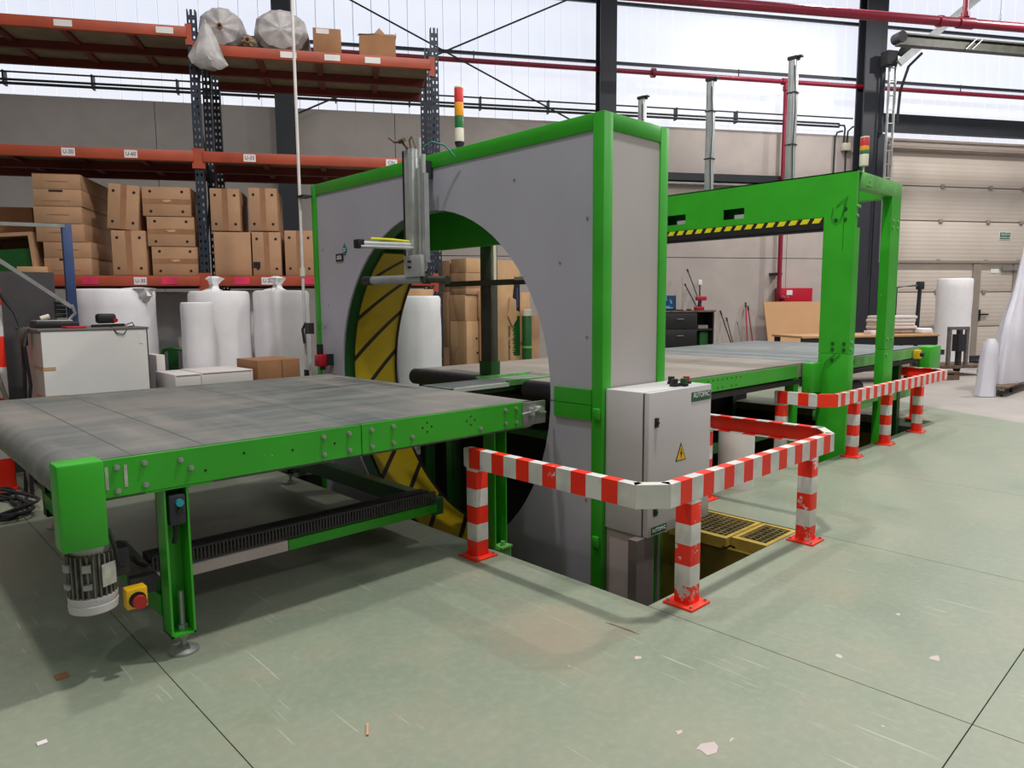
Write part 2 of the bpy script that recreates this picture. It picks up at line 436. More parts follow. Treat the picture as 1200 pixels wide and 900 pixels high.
# steel columns (H sections)
def hcol(u, w=.34, d=.3, name='column'):
    m = MB(); n1 = NW-.2
    m.box(u-w/2, u+w/2, n1-d, n1-d+.03, 0, 10.6); m.box(u-w/2, u+w/2, n1-.03, n1, 0, 10.6); m.box(u-.02, u+.02, n1-d+.03, n1-.03, 0, 10.6)
    return struct(name, m, 'column', FW)
hcol(-1.2, .34); hcol(5.30, .36)
m = MB(); m.box(11.42, 11.80, NW-.5, NW-.46, 0, 10.6); m.box(11.42, 11.80, NW-.24, NW-.2, 0, 10.6); m.box(11.59, 11.63, NW-.46, NW-.24, 0, 10.6)
m.box(11.88, 12.10, NW-.42, NW-.22, 0, 5.35); m.box(11.84, 12.0, NW-.44, NW-.24, 5.35, 10.6)
struct('column', m, 'column', FW)
for a, b in (((-1.05, 14.78, 5.16), (4.9, 14.78, 7.92)), ((-1.05, 14.74, 7.87), (5.1, 14.74, 5.06))):
    struct('trim_brace', MB().cyl(a, b, .018, 8), 'column', FW)

# sectional door with wicket door
DU0, DU1 = 12.62, 18.6
dr = struct('door_1', MB().box(DU0-.08, DU1, NW+.06, NW+.16, 0, 5.36), 'door', FW)
zs = [0.02, .863, 1.728, 2.48, 3.456, 4.279, 5.16]
for z0, z1 in zip(zs, zs[1:]):
    struct('door_panel', MB().box(DU0, DU1, NW-.01, NW+.06, z0+.012, z1-.012, .008), 'door_panel', parent=dr)
hg = finish(MB().box(-.05, .05, NW-.05, NW-.01, -.05, .05, .01), 'door_frame', None)
for z in zs[1:6]:
    for q in (12.8, 14.1, 15.5, 16.5):
        if abs(z-.863) < .1 and q > 15: continue
        o = bpy.data.objects.new('hinge', hg); C.objects.link(o); o.parent = dr; o.location = (q, 0, z)
struct('trim_door_rail', MB().box(12.62, 18.6, NW-.07, NW-.01, 2.44, 2.50).box(12.62, 18.6, NW-.02, NW-.012, 2.28, 2.38), 'door_frame', FW)
struct('door_handle', MB().box(15.36, 15.42, NW-.06, NW-.01, 1.0, 1.28).box(15.38, 15.62, NW-.10, NW-.06, 1.14, 1.18), 'black', parent=dr)
struct('door_closer', MB().box(15.98, 16.42, NW-.10, NW-.01, 2.26, 2.36), 'steel', parent=dr)
for a, b in ((15.13, 15.36), (16.36, 16.58)):
    struct('door_frame', MB().box(a, b, NW-.05, NW-.01, .05, 2.42), 'door_frame', parent=dr)
struct('trim_door_lintel', MB().box(12.1, 18.6, NW-.25, NW-.05, 5.48, 5.86), 'column', FW)
struct('trim_door_track', MB().box(12.45, 18.6, NW-.22, NW-.08, 5.10, 5.16).box(12.45, 18.6, NW-.18, NW-.1, 5.28, 5.33).box(12.44, 12.56, NW-.12, NW, 0, 5.2), 'door_frame', FW)
# remaining hall walls, unseen, added to cut low side light; roof left open
struct('wall_side', MB().box(-8.7, -8.5, -9, NW+.2, 0, 10.6), 'wall_dim', FW)
struct('wall_front', MB().box(-8.7, 24, -9.2, -9, 0, 7.5), 'wall_dim', FW)
struct('wall_far', MB().box(23.8, 24, -9, NW+.2, 0, 7.5), 'wall', FW)

# ================================================================== INFEED CONVEYOR
T = Thing('infeed_conveyor', 'wide grey belt conveyor on green legs with motor at its near corner', 'conveyor', (.6, 3.1, 0))
def belt_loop(x0, x1, y0, y1, zt, r, seg=10):
    th = .012
    def loop(rr):
        p = []
        for k in range(seg+1): a = PI/2+PI*k/seg; p.append((x0+r+rr*math.cos(a), zt-r+rr*math.sin(a)))
        for k in range(seg+1): a = -PI/2+PI*k/seg; p.append((x1-r+rr*math.cos(a), zt-r+rr*math.sin(a)))
        return p
    return MB().prism(loop(r), 'y', y0, y1)
YN, YF = 3.085, 5.64
T.part('belt', belt_loop(.555, 3.19, YN+.04, YF-.03, .90, .085), 'belt')
for x in (.83, 1.12, 1.9):   # belt seams: shallow ribs across
    T.part('belt_seam', MB().box(x, x+.008, YN+.045, YF-.04, .8995, .9006), 'belt_seam')
T.part('carrying_bed', MB().box(.72, 3.05, YN+.03, YF-.03, .74, .80), 'dark')
def side_plate(a, b, y, s):
    m = MB().box(a, b, y, y+.012*s, .752, .898)
    m.box(a, b, y+.0121*s, y+.05*s, .752, .760).box(a, b, y, y+.022*s, .8981, .903)
    return m
T.part('side_plate', side_plate(.70, 1.868, YN-.012, 1), 'green'); T.part('side_plate', side_plate(1.874, 3.02, YN-.012, 1), 'green')
T.part('side_plate', MB().box(.70, 3.02, YF, YF+.012, .752, .868), 'green')
T.part('end_cover', MB().box(.545, .705, YN-.06, YN+.06, .575, .915, .011), 'green')
T.part('end_bracket', MB().box(.60, .70, YF-.02, YF+.03, .60, .905, .01), 'green')
tb = MB().box(3.0, 3.20, YN-.018, YN-.004, .758, .898).box(3.0, 3.2, YF+.0, YF+.014, .758, .898)
tk = T.part('take_up_plate', tb, 'steel')
T.part('tensioner', MB().cyl((2.98, YN-.035, .835), (3.13, YN-.035, .848), .006, 8).box(3.05, 3.075, YN-.05, YN-.018, .82, .865).cyl((3.13, YN-.055, .85), (3.13, YN-.018, .85), .022, 12).cyl((3.17, YN-.05, .83), (3.17, YN-.018, .83), .007, 8), 'alu', tk)
bm0 = MB().cyl((0, 0, 0), (0, -.010, 0), .0115, 8).cyl((0, -.01, 0), (0, -.016, 0), .006, 6)
bolt = T.part('bolt', finish(bm0, 'steel', None), None); first = True
pts = [(.758, .870), (.758, .775), (.86, .872), (.86, .782), (1.0, .862), (1.04, .822), (2.66, .785), (1.80, .87), (1.80, .785), (1.66, .87), (1.66, .785), (1.93, .87), (1.93, .785), (2.06, .872), (2.06, .785), (2.18, .80), (2.86, .87), (2.86, .79), (2.95, .87), (2.95, .785)]
for i, (x, z) in enumerate(pts):
    off = Vector((x, YN-.012, z))-T.org
    if i == 0: bolt.location = off
    else: T.copy(bolt, off)
for x in (.722, .79):
    T.part('adjusting_slot', MB().box(x-.006, x+.006, YN-.014, YN-.011, .785, .875, .0), 'nameplate')
T.part('plate_holes', (lambda m: [m.cyl((x, YN-.0135, z), (x, YN-.011, z), .006, 6) for x, z in ((2.25, .84), (2.28, .815), (2.28, .865), (2.31, .84), (2.56, .84), (2.59, .815), (2.59, .865), (2.62, .84), (1.27, .85), (1.1, .80), (1.5, .83), (1.72, .83))] and m)(MB()), 'hole', kind='stuff')
def chan_leg(x, y, z0, z1, w=.10, d=.11, s=1):
    m = MB().box(x-w/2, x+w/2, y+.0*s, y+.008*s, z0, z1) if False else MB()
    m.box(x-w/2, x+w/2, y+d*s-.008*s, y+d*s, z0, z1)          # web
    m.box(x-w/2, x-w/2+.009, y, y+d*s, z0, z1).box(x+w/2-.009, x+w/2, y, y+d*s, z0, z1)
    m.box(x-w/2, x+w/2, y, y+d*s, z0, z0+.008)
    m.box(x-w/2-.07, x+w/2+.10, y-.01*s, y+d*s, z1, z1+.008)
    return m
def foot(x, y, z, parent, tall=.18):
    T.part('levelling_foot', MB().cyl((x, y, .012), (x, y, z+tall), .012, 10).cyl((x, y, z-.03), (x, y, z-.01), .022, 6).cyl((x, y, z+.008), (x, y, z+.03), .022, 6).lathe([(.062, 0), (.062, .012), (.03, .028), (.014, .034)], x, y, 16), 'steel', parent)
L1 = T.part('leg', chan_leg(.978, YN, .095, .742), 'green'); foot(.99, YN+.055, .095, L1)
L2 = T.part('leg', chan_leg(2.875, YN+.05, PD+.1, .742), 'green')
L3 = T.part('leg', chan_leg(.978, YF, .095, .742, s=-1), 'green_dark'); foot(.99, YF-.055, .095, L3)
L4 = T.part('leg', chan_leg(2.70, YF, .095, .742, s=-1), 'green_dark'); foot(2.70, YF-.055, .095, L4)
T.part('foot_bracket', MB().box(2.83, 2.93, YN+.02, YN+.06, -.10, .01).box(2.835, 2.925, YN-.0, YN+.08, .01, .022).cyl((2.87, YN+.03, .02), (2.87, YN+.03, .05), .014, 8), 'green_light')
cb = T.part('push_button_box', MB().box(.945, 1.012, YN-.012, YN+.05, .585, .715, .008), 'dark', L1, 'dark grey push button box with teal button')
T.part('teal_button', MB().cyl((.985, YN-.012, .682), (.985, YN-.026, .682), .016, 14), 'teal_button', L1)
T.part('black_button', MB().cyl((.985, YN-.012, .645), (.985, YN-.024, .645), .012, 12), 'black', L1)
T.part('button_cable', MB().tube([(.975, YN+.02, .585), (.975, YN+.02, .54), (.972, YN+.04, .50)], .011, 8), 'rubber', L1)
# low frame and cable tray
T.part('cross_beam', MB().box(.92, .985, YN+.11, YF-.11, .165, .26), 'green')
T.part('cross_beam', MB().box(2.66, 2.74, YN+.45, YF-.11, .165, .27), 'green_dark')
ct = MB().box(.99, 2.66, 3.52, 3.66, .255, .262).box(.99, 2.66, 3.655, 3.66, .262, .32)
tray = T.part('cable_tray', ct, 'cabinet_dark')
tf = MB()
x = .99
while x < 2.66: tf.box(x, x+.009, 3.515, 3.521, .262, .325); x += .0185
tf.box(.99, 2.66, 3.515, 3.521, .255, .262).box(.99, 2.66, 3.512, 3.523, .322, .328)
T.part('tray_slats', tf, 'gasket', tray, kind='stuff')
T.part('tray_cover', MB().box(.99, 2.66, 3.58, 3.65, .30, .318), 'dark', tray)
T.part('side_rail', MB().box(.985, 1.66, 3.50, 3.56, .195, .25), 'lilac', label='bare pale length of lower rail'); T.part('side_rail', MB().box(1.665, 2.66, 3.50, 3.56, .195, .25), 'green')
T.part('diagonal_tray', MB().obox((.90, 3.28, .30), (.95, 4.0, .285), .11, .012), 'cabinet_dark')
# motor, cables, emergency stop
def gear(x, y, z0, z1, r):
    m = MB().lathe([(r*.80, z0+.05), (r*.80, z1)], x, y, 28)
    for k in range(26):
        a = 2*PI*k/26
        m.obox((x+r*.78*math.cos(a), y+r*.78*math.sin(a), z0+.06), (x+r*.78*math.cos(a), y+r*.78*math.sin(a), z1-.045), .006, .04, up=(math.cos(a), math.sin(a), 0))
    return m
mx, my = .665, YN+.08
mt = T.part('motor', gear(mx, my, .285, .575, .088), 'motor')
T.part('fan_cowl', MB().lathe([(.03, .283), (.07, .285), (.088, .295), (.09, .325), (.086, .327), (.088, .33), (.09, .358)], mx, my, 28), 'cabinet', mt)
T.part('motor_flange', MB().lathe([(.07, .53), (.075, .55), (.075, .578)], mx, my, 24), 'steel', mt)
a = rad(-62)
T.part('nameplate', MB().obox((mx+.092*math.cos(a), my+.092*math.sin(a), .40), (mx+.092*math.cos(a), my+.092*math.sin(a), .49), .062, .004, up=(math.cos(a), math.sin(a), 0)), 'nameplate', mt)
for aa in (-1.95, -2.9):
    for q0, q1 in ((.40, .42), (.47, .50)):
        T.part('cooling_lug', MB().obox((mx+.09*math.cos(aa), my+.09*math.sin(aa), q0), (mx+.09*math.cos(aa), my+.09*math.sin(aa), q1), .03, .02, up=(math.cos(aa), math.sin(aa), 0)), 'steel', mt)
T.part('terminal_box', MB().box(mx+.06, mx+.14, my-.02, my+.10, .40, .52, .01), 'dark', mt)
T.part('motor_cable', MB().tube([(.72, YN+.02, .62), (.735, YN+.0, .55), (.75, YN+.02, .47), (.80, YN+.10, .42), (.86, YN+.35, .36), (.93, YN+.62, .30)], .008, 8).tube([(.80, YN+.08, .46), (.85, YN+.2, .42), (.90, YN+.33, .35), (.97, YN+.42, .29)], .010, 8), 'rubber')
es = T.part('emergency_stop', MB().box(.765, .845, YN+.0, YN+.06, .27, .355, .006), 'yellow', label='yellow emergency stop box with red mushroom button')
T.part('mushroom_button', MB().cyl((.805, YN, .308), (.805, YN-.025, .308), .014, 12).cyl((.805, YN-.022, .308), (.805, YN-.045, .308), .026, 16), 'red_button', es)
T.part('stop_ring', MB().cyl((.805, YN, .308), (.805, YN-.003, .308), .033, 16), 'black', es)
T.part('stop_bracket', MB().box(.80, .90, YN+.06, YN+.11, .30, .375), 'dark', es)

# ================================================================== RING WRAPPER PORTAL
PX0, PX1, PY0, PY1, PZ = 3.25, 3.89, 2.65, 6.08, 2.59
CY, CZ, RH = 4.357, .918, 1.277
T = Thing('wrapping_portal', 'tall grey portal in green edging with a big round opening', 'machine', (PX0, CY, PD))
pf = MB()
# front skin with round opening: strips between the circle and the outline
def holed(m, x0, x1, y0, y1, z0, z1, seg=72):
    pts = []
    for k in range(seg):
        a = 2*PI*k/seg; c, d = math.cos(a), math.sin(a)
        ty = ((y1-CY) if c > 0 else (y0-CY))/c if abs(c) > 1e-6 else 1e9
        tz = ((z1-CZ) if d > 0 else (z0-CZ))/d if abs(d) > 1e-6 else 1e9
        t = min(ty, tz); pts.append(((CY+RH*c, CZ+RH*d), (CY+t*c, CZ+t*d)))
    # insert the four corners
    V = [[m.bm.verts.new((x, p[0], p[1])) for p in pr for x in (x0, x1)] for pr in pts]
    fs = []
    corners = [(y1, z1), (y0, z1), (y0, z0), (y1, z0)]
    for k in range(seg):
        a, b = V[k], V[(k+1) % seg]; pa, pb = pts[k][1], pts[(k+1) % seg][1]
        extra = None
        if abs(pa[0]-pb[0]) > 1e-5 and abs(pa[1]-pb[1]) > 1e-5:
            extra = min(corners, key=lambda c: (c[0]-pa[0])**2+(c[1]-pa[1])**2)
        if extra:
            e0, e1 = (m.bm.verts.new((x, extra[0], extra[1])) for x in (x0, x1))
            fs += [m.bm.faces.new((a[0], a[2], e0, b[2], b[0])), m.bm.faces.new((a[1], b[1], b[3], e1, a[3]))]
        else:
            fs += [m.bm.faces.new((a[0], a[2], b[2], b[0])), m.bm.faces.new((a[1], b[1], b[3], a[3]))]
        fs.append(m.bm.faces.new((a[0], b[0], b[1], a[1])))
    m._new(fs); return m
T.part('front_panel', holed(MB(), PX0+.012, PX0+.03, PY0+.05, PY1-.05, PD+.02, PZ-.05), 'panel')
T.part('side_panel', MB().box(PX0+.05, PX1-.05, PY0+.012, PY0+.03, PD, PZ-.05), 'panel_light')
T.part('side_panel', MB().box(PX0+.05, PX1-.05, PY1-.03, PY1-.012, PD, PZ-.05), 'panel_light')
T.part('top_panel', MB().box(PX0+.05, PX1-.05, PY0+.05, PY1-.05, PZ-.03, PZ-.012), 'panel')
for y0, y1 in ((PY0, PY0+.083), (PY1-.083, PY1)):
    for x0, x1 in ((PX0, PX0+.083), (PX1-.083, PX1)):
        T.part('corner_post', MB().box(x0, x1, y0, y1, PD, PZ-.001, .004), 'green')
for x0, x1 in ((PX0+.001, PX0+.082), (PX1-.082, PX1-.001)):
    T.part('top_beam', MB().box(x0, x1, PY0+.084, PY1-.084, PZ-.098, PZ, .004), 'green')
for y0, y1 in ((PY0+.001, PY0+.082), (PY1-.082, PY1-.001)):
    T.part('top_beam', MB().box(PX0+.084, PX1-.084, y0, y1, PZ-.098, PZ, .004), 'green')
T.part('rear_beam', MB().box(PX1-.075, PX1-.03, PY0+.09, PY1-.09, 1.965, PZ-.10), 'green')
T.part('rear_wing', MB().box(PX1-.075, PX1-.03, PY1-.45, PY1-.09, PD, 1.965), 'panel'); T.part('rear_wing', MB().box(PX1-.075, PX1-.03, PY0+.09, PY0+.44, PD, 1.965), 'panel')
T.part('ring_lip', MB().arc_x(CY, CZ, RH-.004, RH+.02, PX0+.03, PX0+.125, 0, 2*PI, 96), 'green_dark')
a0 = PI-math.asin((1.93-CZ)/1.255); a1 = 2*PI+math.asin((1.93-CZ)/1.255)
T.part('ring_liner', MB().arc_x(CY, CZ, 1.25, 1.262, PX0+.125, PX0+.55, a0, a1, 90), 'liner', label='yellow ring liner with slanting black bands')
T.part('ring_rim', MB().arc_x(CY, CZ, 1.236, 1.27, PX0+.55, PX0+.565, a0, a1, 90), 'black')
# waist band bolted across the lower near corner of the front
T.part('waist_plate', MB().box(PX0-.006, PX0+.012, PY0+.083, 3.035, .895, .985), 'green'); T.part('waist_plate', MB().box(PX0-.006, PX0+.012, PY0+.083, 3.035, .80, .891), 'green')
for z in (.845, .06):
    T.part('hinge', MB().box(PX0-.02, PX0, PY0+.01, PY0+.06, z-.035, z+.035, .006), 'green')
T.part('panel_joint', MB().box(PX0+.010, PX0+.0125, 3.035, 3.09, .891, .895), 'gasket')
# maker's badge on the front
T.part('badge', MB().box(PX0+.004, PX0+.012, 5.56, 5.68, 1.885, 1.95), 'black')
T.text('badge_lettering', 'ats', .07, (PX0+.003, 5.62, 1.922), (PI/2, 0, -PI/2), 'sign_white')
T.part('badge_diamond', MB().prism([(5.53, 1.93), (5.565, 1.98), (5.53, 2.035), (5.495, 1.98)], 'x', PX0+.004, PX0+.012), 'teal')
T.part('badge_bar', MB().box(PX0+.002, PX0+.012, 5.51, 5.55, 1.985, 1.992).box(PX0+.002, PX0+.012, 5.51, 5.55, 1.968, 1.975), 'sign_white')
rv = T.part('rivet', finish(MB().cyl((0, 0, 0), (-.004, 0, 0), .009, 8), 'steel', None), None)
sp = [(PX0+.012, y, z) for y in (2.78, 5.92) for z in (.3, 1.3, 2.0)] + [(PX0+.012, 3.4, 2.3), (PX0+.012, 3.0, 1.75), (PX0+.012, 5.85, 1.5)]
for i, p in enumerate(sp):
    if i == 0: rv.location = Vector(p)-T.org
    else: T.copy(rv, Vector(p)-T.org)

# duct under the control cabinet
T = Thing('cable_duct', 'grey upright sheet metal duct below the control cabinet in the pit corner', 'duct', (3.2, 2.4, PD))
T.part('front_cover', MB().box(3.20, 3.37, 2.35, 2.41, PD, .154), 'cabinet_dark'); T.part('side_cover', MB().box(3.30, 3.34, 2.42, 2.648, PD, .154), 'lilac')
T.part('conduit', MB().cyl((3.44, 2.37, PD), (3.44, 2.37, .154), .010, 8), 'steel')

# ================================================================== CONTROL CABINET
T = Thing('control_cabinet', 'grey control cabinet with warning triangle fixed to the portal side', 'cabinet', (3.6, 2.5, .15))
X0, X1, Y0, Z0, Z1 = 3.28, 3.935, 2.335, .155, .997
T.part('body', MB().box(X0, X1, Y0+.045, 2.648, Z0, Z1, .004), 'cabinet')
T.part('gasket', MB().box(X0+.006, X1-.006, Y0+.034, Y0+.045, Z0+.006, Z1-.006), 'gasket')
dd = T.part('door', MB().box(X0, X1, Y0, Y0+.034, Z0, Z1, .005), 'cabinet')
T.part('lock', MB().box(X0+.053, X0+.083, Y0-.012, Y0, .795, .850, .003).cyl((X0+.068, Y0-.012, .822), (X0+.068, Y0-.02, .822), .009, 10), 'black', dd)
T.part('lock', MB().box(X0+.053, X0+.083, Y0-.012, Y0, .275, .325, .003).cyl((X0+.068, Y0-.012, .30), (X0+.068, Y0-.02, .30), .009, 10), 'black', dd)
T.part('warning_triangle', MB().prism([(X0+0.270, 0.562), (X0+0.380, 0.562), (X0+0.325, 0.672)], 'y', Y0-.002, Y0), 'black', dd)
T.part('triangle_face', MB().prism([(X0+0.281, 0.568), (X0+0.369, 0.568), (X0+0.325, 0.656)], 'y', Y0-.0035, Y0-.002), 'yellow', dd)
T.part('lightning_bolt', MB().prism([(X0+0.327, 0.639), (X0+0.313, 0.603), (X0+0.326, 0.607), (X0+0.321, 0.575), (X0+0.339, 0.613), (X0+0.327, 0.609)], 'y', Y0-.005, Y0-.0035), 'black', dd)
T.part('maker_plate', MB().box(X1-.225, X1-.012, Y0-.003, Y0, .905, .962), 'sign_green', dd); T.text('maker_lettering', 'AUTOPAC', .044, (X1-.118, Y0-.0035, .941), (PI/2, 0, 0), 'sign_white', dd, xs=.9)
T.part('maker_plate', MB().box(X0+.035, X0+.185, Y0-.003, Y0, .165, .21), 'sign_green', dd); T.text('maker_lettering', 'AUTOPAC', .03, (X0+.11, Y0-.0035, .188), (PI/2, 0, 0), 'sign_white', dd, xs=.95)
# loose switches lying on the cabinet
for i, (x, y, mt_, lb) in enumerate(((3.66, 2.42, 'black', 'black switch head lying nearest the cabinet edge'), (3.77, 2.52, 'black', 'small black contact block lying between the switches'), (3.72, 2.40, 'green_dark', 'dark green push button lying on the grey cabinet'), (3.84, 2.46, 'red_button', 'dark red push button lying on the grey cabinet'))):
    t = Thing('push_button', lb, 'switch', (x, y, Z1), group='spare switches on the cabinet', rz=i*.5)
    t.part('base', MB().box(x-.028, x+.028, y-.022, y+.022, Z1, Z1+.018, .003), 'black')
    t.part('head', MB().cyl((x-.004, y, Z1+.018), (x-.004, y, Z1+.046), .02, 14), mt_)

# ================================================================== SIGNAL TOWERS, LIFT COLUMN, AIR PIPE
def tower(x, y, z, label, segs, r=.034, base=True):
    t = Thing('signal_tower', label, 'signal light', (x, y, z), group='stack lights')
    t.part('stem', MB().cyl((x, y, z), (x, y, z+.075), .010, 10), 'cream')
    zz = z+.075
    if base: t.part('base', MB().lathe([(.02, zz), (.036, zz+.03), (.036, zz+.045)], x, y, 18), 'black'); zz += .045
    for nm, mt_, h in segs:
        t.part(nm, MB().lathe([(r, zz), (r, zz+h-.006), (r*.94, zz+h)], x, y, 20), mt_); zz += h
tower(3.5, 4.24, PZ, 'stack light with red lens on top of the grey ring portal', (('body', 'cream', .10), ('green_lens', 'bulb_green', .085), ('amber_lens', 'bulb_amber', .10), ('red_lens', 'bulb_red', .10), ('cap', 'cream', .012)))
tower(7.47, 2.815, 2.756, 'short stack light on the corner of the green gate', (('body', 'cream', .11), ('green_lens', 'bulb_green', .035), ('amber_lens', 'bulb_amber', .045), ('red_lens', 'bulb_red', .075), ('cap', 'cream', .012)), .042, False)

T = Thing('press_column', 'aluminium lift column with a cross tube hanging before the round opening', 'actuator', (3.1, 4.24, 1.68))
T.part('carrier_plate', MB().box(3.06, 3.14, 4.33, 4.36, 1.74, 2.60), 'dark')
T.part('profile', MB().box(3.05, 3.13, 4.225, 4.325, 1.80, 2.60, .006).box(3.045, 3.135, 4.26, 4.29, 1.80, 2.60), 'alu')
T.part('guide_rod', MB().cyl((3.09, 4.19, 1.76), (3.09, 4.19, 2.67), .014, 10), 'alu'); T.part('guide_rod', MB().cyl((3.09, 4.145, 1.76), (3.09, 4.145, 2.55), .017, 10), 'alu')
T.part('side_profile', MB().box(3.07, 3.11, 4.115, 4.135, 1.80, 2.42), 'alu_dark')
T.part('mount', MB().box(3.13, 3.262, 4.26, 4.34, 2.42, 2.54), 'dark')
cl = T.part('clamp_plate', MB().box(3.02, 3.05, 4.10, 4.31, 1.70, 1.85, .004), 'alu', label='pale clamp plate at the column foot')
T.part('clamp_slot', MB().box(3.015, 3.02, 4.22, 4.26, 1.80, 1.815).box(3.015, 3.02, 4.22, 4.26, 1.76, 1.775), 'black', cl)
cr = T.part('cross_tube', MB().cyl((3.07, 4.82, 1.690), (3.07, 4.13, 1.685), .033, 16), 'alu_dark')
T.part('end_sleeve', MB().cyl((3.07, 4.92, 1.690), (3.07, 4.80, 1.690), .036, 16), 'black', cr)
T.part('end_fitting', MB().cyl((3.07, 4.14, 1.683), (3.07, 3.88, 1.668), .025, 14).cyl((3.07, 4.14, 1.683), (3.07, 4.08, 1.681), .036, 14).cyl((3.07, 3.92, 1.67), (3.07, 3.87, 1.668), .03, 14), 'olive', cr)
cy = T.part('air_cylinder', MB().cyl((2.62, 4.27, 1.915), (3.06, 4.27, 1.925), .022, 14).cyl((2.62, 4.24, 1.895), (3.06, 4.24, 1.905), .012, 10), 'alu', label='two chrome rods reaching out from the column')
T.part('cylinder_cap', MB().box(2.60, 2.65, 4.235, 4.30, 1.885, 1.945, .006), 'black', cy)
T.part('yellow_hose', MB().tube([(2.72, 4.27, 1.955), (2.9, 4.27, 1.957), (3.06, 4.27, 1.95)], .010, 10), 'yellow_hose', cy)
T.part('top_fitting', MB().tube([(3.05, 4.27, 2.60), (3.02, 4.30, 2.65), (3.0, 4.36, 2.655), (2.98, 4.40, 2.69)], .009, 8).tube([(3.06, 4.25, 2.6), (3.05, 4.25, 2.66), (3.05, 4.22, 2.68), (3.06, 4.19, 2.60)], .006, 8).cyl((3.02, 4.33, 2.655), (3.02, 4.27, 2.66), .015, 10), 'wood')
T.part('hose', MB().tube([(3.09, 4.14, 2.6), (3.12, 4.08, 2.63), (3.17, 4.0, 2.60), (3.22, 3.95, 2.52)], .006, 8), 'teal')

T = Thing('air_pipe', 'thin white pipe running up the far edge of the ring portal', 'pipe', (3.18, 6.16, 0))
T.part('pipe', MB().cyl((3.18, 6.16, .9), (3.18, 6.16, 5.4), .014, 10), 'rope')
T.part('coupling', MB().cyl((3.18, 6.16, 1.77), (3.18, 6.16, 1.85), .026, 10), 'cream'); T.part('clip', MB().box(3.16, 3.25, 6.06, 6.185, 2.48, 2.50), 'dark')
T.part('valve', MB().box(3.15, 3.20, 6.02, 6.10, 1.24, 1.34).tube([(3.16, 6.10, 1.34), (3.14, 6.13, 1.28), (3.15, 6.12, 1.15)], .012, 8), 'dark')
T.part('stand', MB().box(3.165, 3.195, 6.14, 6.18, 0, .9), 'dark')
T = Thing('air_regulator', 'red and black air regulator low on the ring portal edge', 'valve', (3.17, 5.86, .92))
T.part('body', MB().box(3.13, 3.21, 5.80, 5.91, .95, 1.06, .01), 'red_cab'); T.part('cap', MB().cyl((3.17, 5.87, 1.06), (3.17, 5.87, 1.15), .03, 14), 'black')
T.part('bowl', MB().cyl((3.17, 5.83, .92), (3.17, 5.83, .95), .025, 12), 'black'); T.part('bracket', MB().box(3.2, 3.262, 5.79, 5.84, .96, 1.06), 'dark')

# ================================================================== OUTFEED CONVEYORS
T = Thing('outfeed_conveyor', 'beige dusty belt conveyor running out behind the ring portal', 'conveyor', (5.4, 3.1, 0))
YN2, YF2 = 3.07, 5.52
T.part('belt', belt_loop(3.93, 7.18, YN2+.05, 4.0, .90, .07), 'belt_beige'); T.part('belt', belt_loop(3.93, 7.18, 4.46, YF2-.03, .90, .07), 'belt_beige')
T.part('belt', belt_loop(4.42, 7.18, 4.005, 4.455, .90, .07), 'belt_beige')
T.part('drum', MB().cyl((3.97, 4.46, .825), (3.97, YF2, .825), .074, 20), 'roller'); T.part('drum', MB().cyl((3.97, YN2+.03, .825), (3.97, 4.0, .825), .074, 20), 'roller')
T.part('shade_infill', MB().box(4.0, 7.34, YF2-.03, YF2-.015, PD, .76), 'rubber'); T.part('bed', MB().box(4.1, 7.1, YN2+.03, YF2-.03, .70, .745), 'dark')  # dark infill sheet added to keep the view under the belt in shade
T.part('side_plate', MB().box(4.0, 6.72, YN2-.012, YN2, .765, .895).box(4.0, 6.72, YN2-.012, YN2+.04, .765, .773), 'green'); T.part('side_plate', MB().box(4.0, 7.1, YF2, YF2+.012, .765, .895), 'green')
T.part('end_cover', MB().box(6.92, 7.12, YN2-.08, YN2+.04, .60, .905, .02), 'green')
T.part('plate_holes', (lambda m: [m.cyl((5.1+.075*k, YN2-.0135, z), (5.1+.075*k, YN2-.011, z), .008, 6) for k in range(8) for z in (.80, .865) if (k+z*10) % 3 > .6] and m)(MB()), 'hole', kind='stuff')
for x in (4.3, 6.76):
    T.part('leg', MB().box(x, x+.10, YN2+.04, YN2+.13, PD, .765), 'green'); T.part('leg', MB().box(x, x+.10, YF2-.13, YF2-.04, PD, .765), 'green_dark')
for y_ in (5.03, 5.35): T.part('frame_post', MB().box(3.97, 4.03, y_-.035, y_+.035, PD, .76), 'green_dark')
T.part('frame_tie', MB().box(3.98, 4.02, 3.6, 5.48, .44, .50), 'green_dark')
T.part('cross_rail', MB().box(4.4, 6.55, YN2+.06, YN2+.11, .22, .30), 'green_dark'); T.part('cross_rail', MB().box(4.4, 6.55, YF2-.11, YF2-.06, .22, .30), 'green_dark')
br = T.part('bridge_table', MB().box(3.22, 4.41, 4.06, 4.43, .82, .862), 'green_dark', label='narrow bridge between the two belt drums')
T.part('bridge_drum', MB().cyl((3.24, 4.07, .842), (3.24, 4.42, .842), .04, 16), 'roller', br)
T.part('bridge_belt', MB().box(3.24, 4.41, 4.08, 4.42, .862, .884), 'belt_grey', br)
T.part('pale_bar', MB().box(3.26, 3.80, 4.035, 4.06, .858, .888), 'sign_white', br)
T.part('guide_strip', MB().box(3.80, 4.41, 4.035, 4.075, .862, .905), 'green_light', br)
T.part('guide_strip', MB().box(3.80, 4.41, 4.415, 4.445, .862, .905), 'green_light', br)

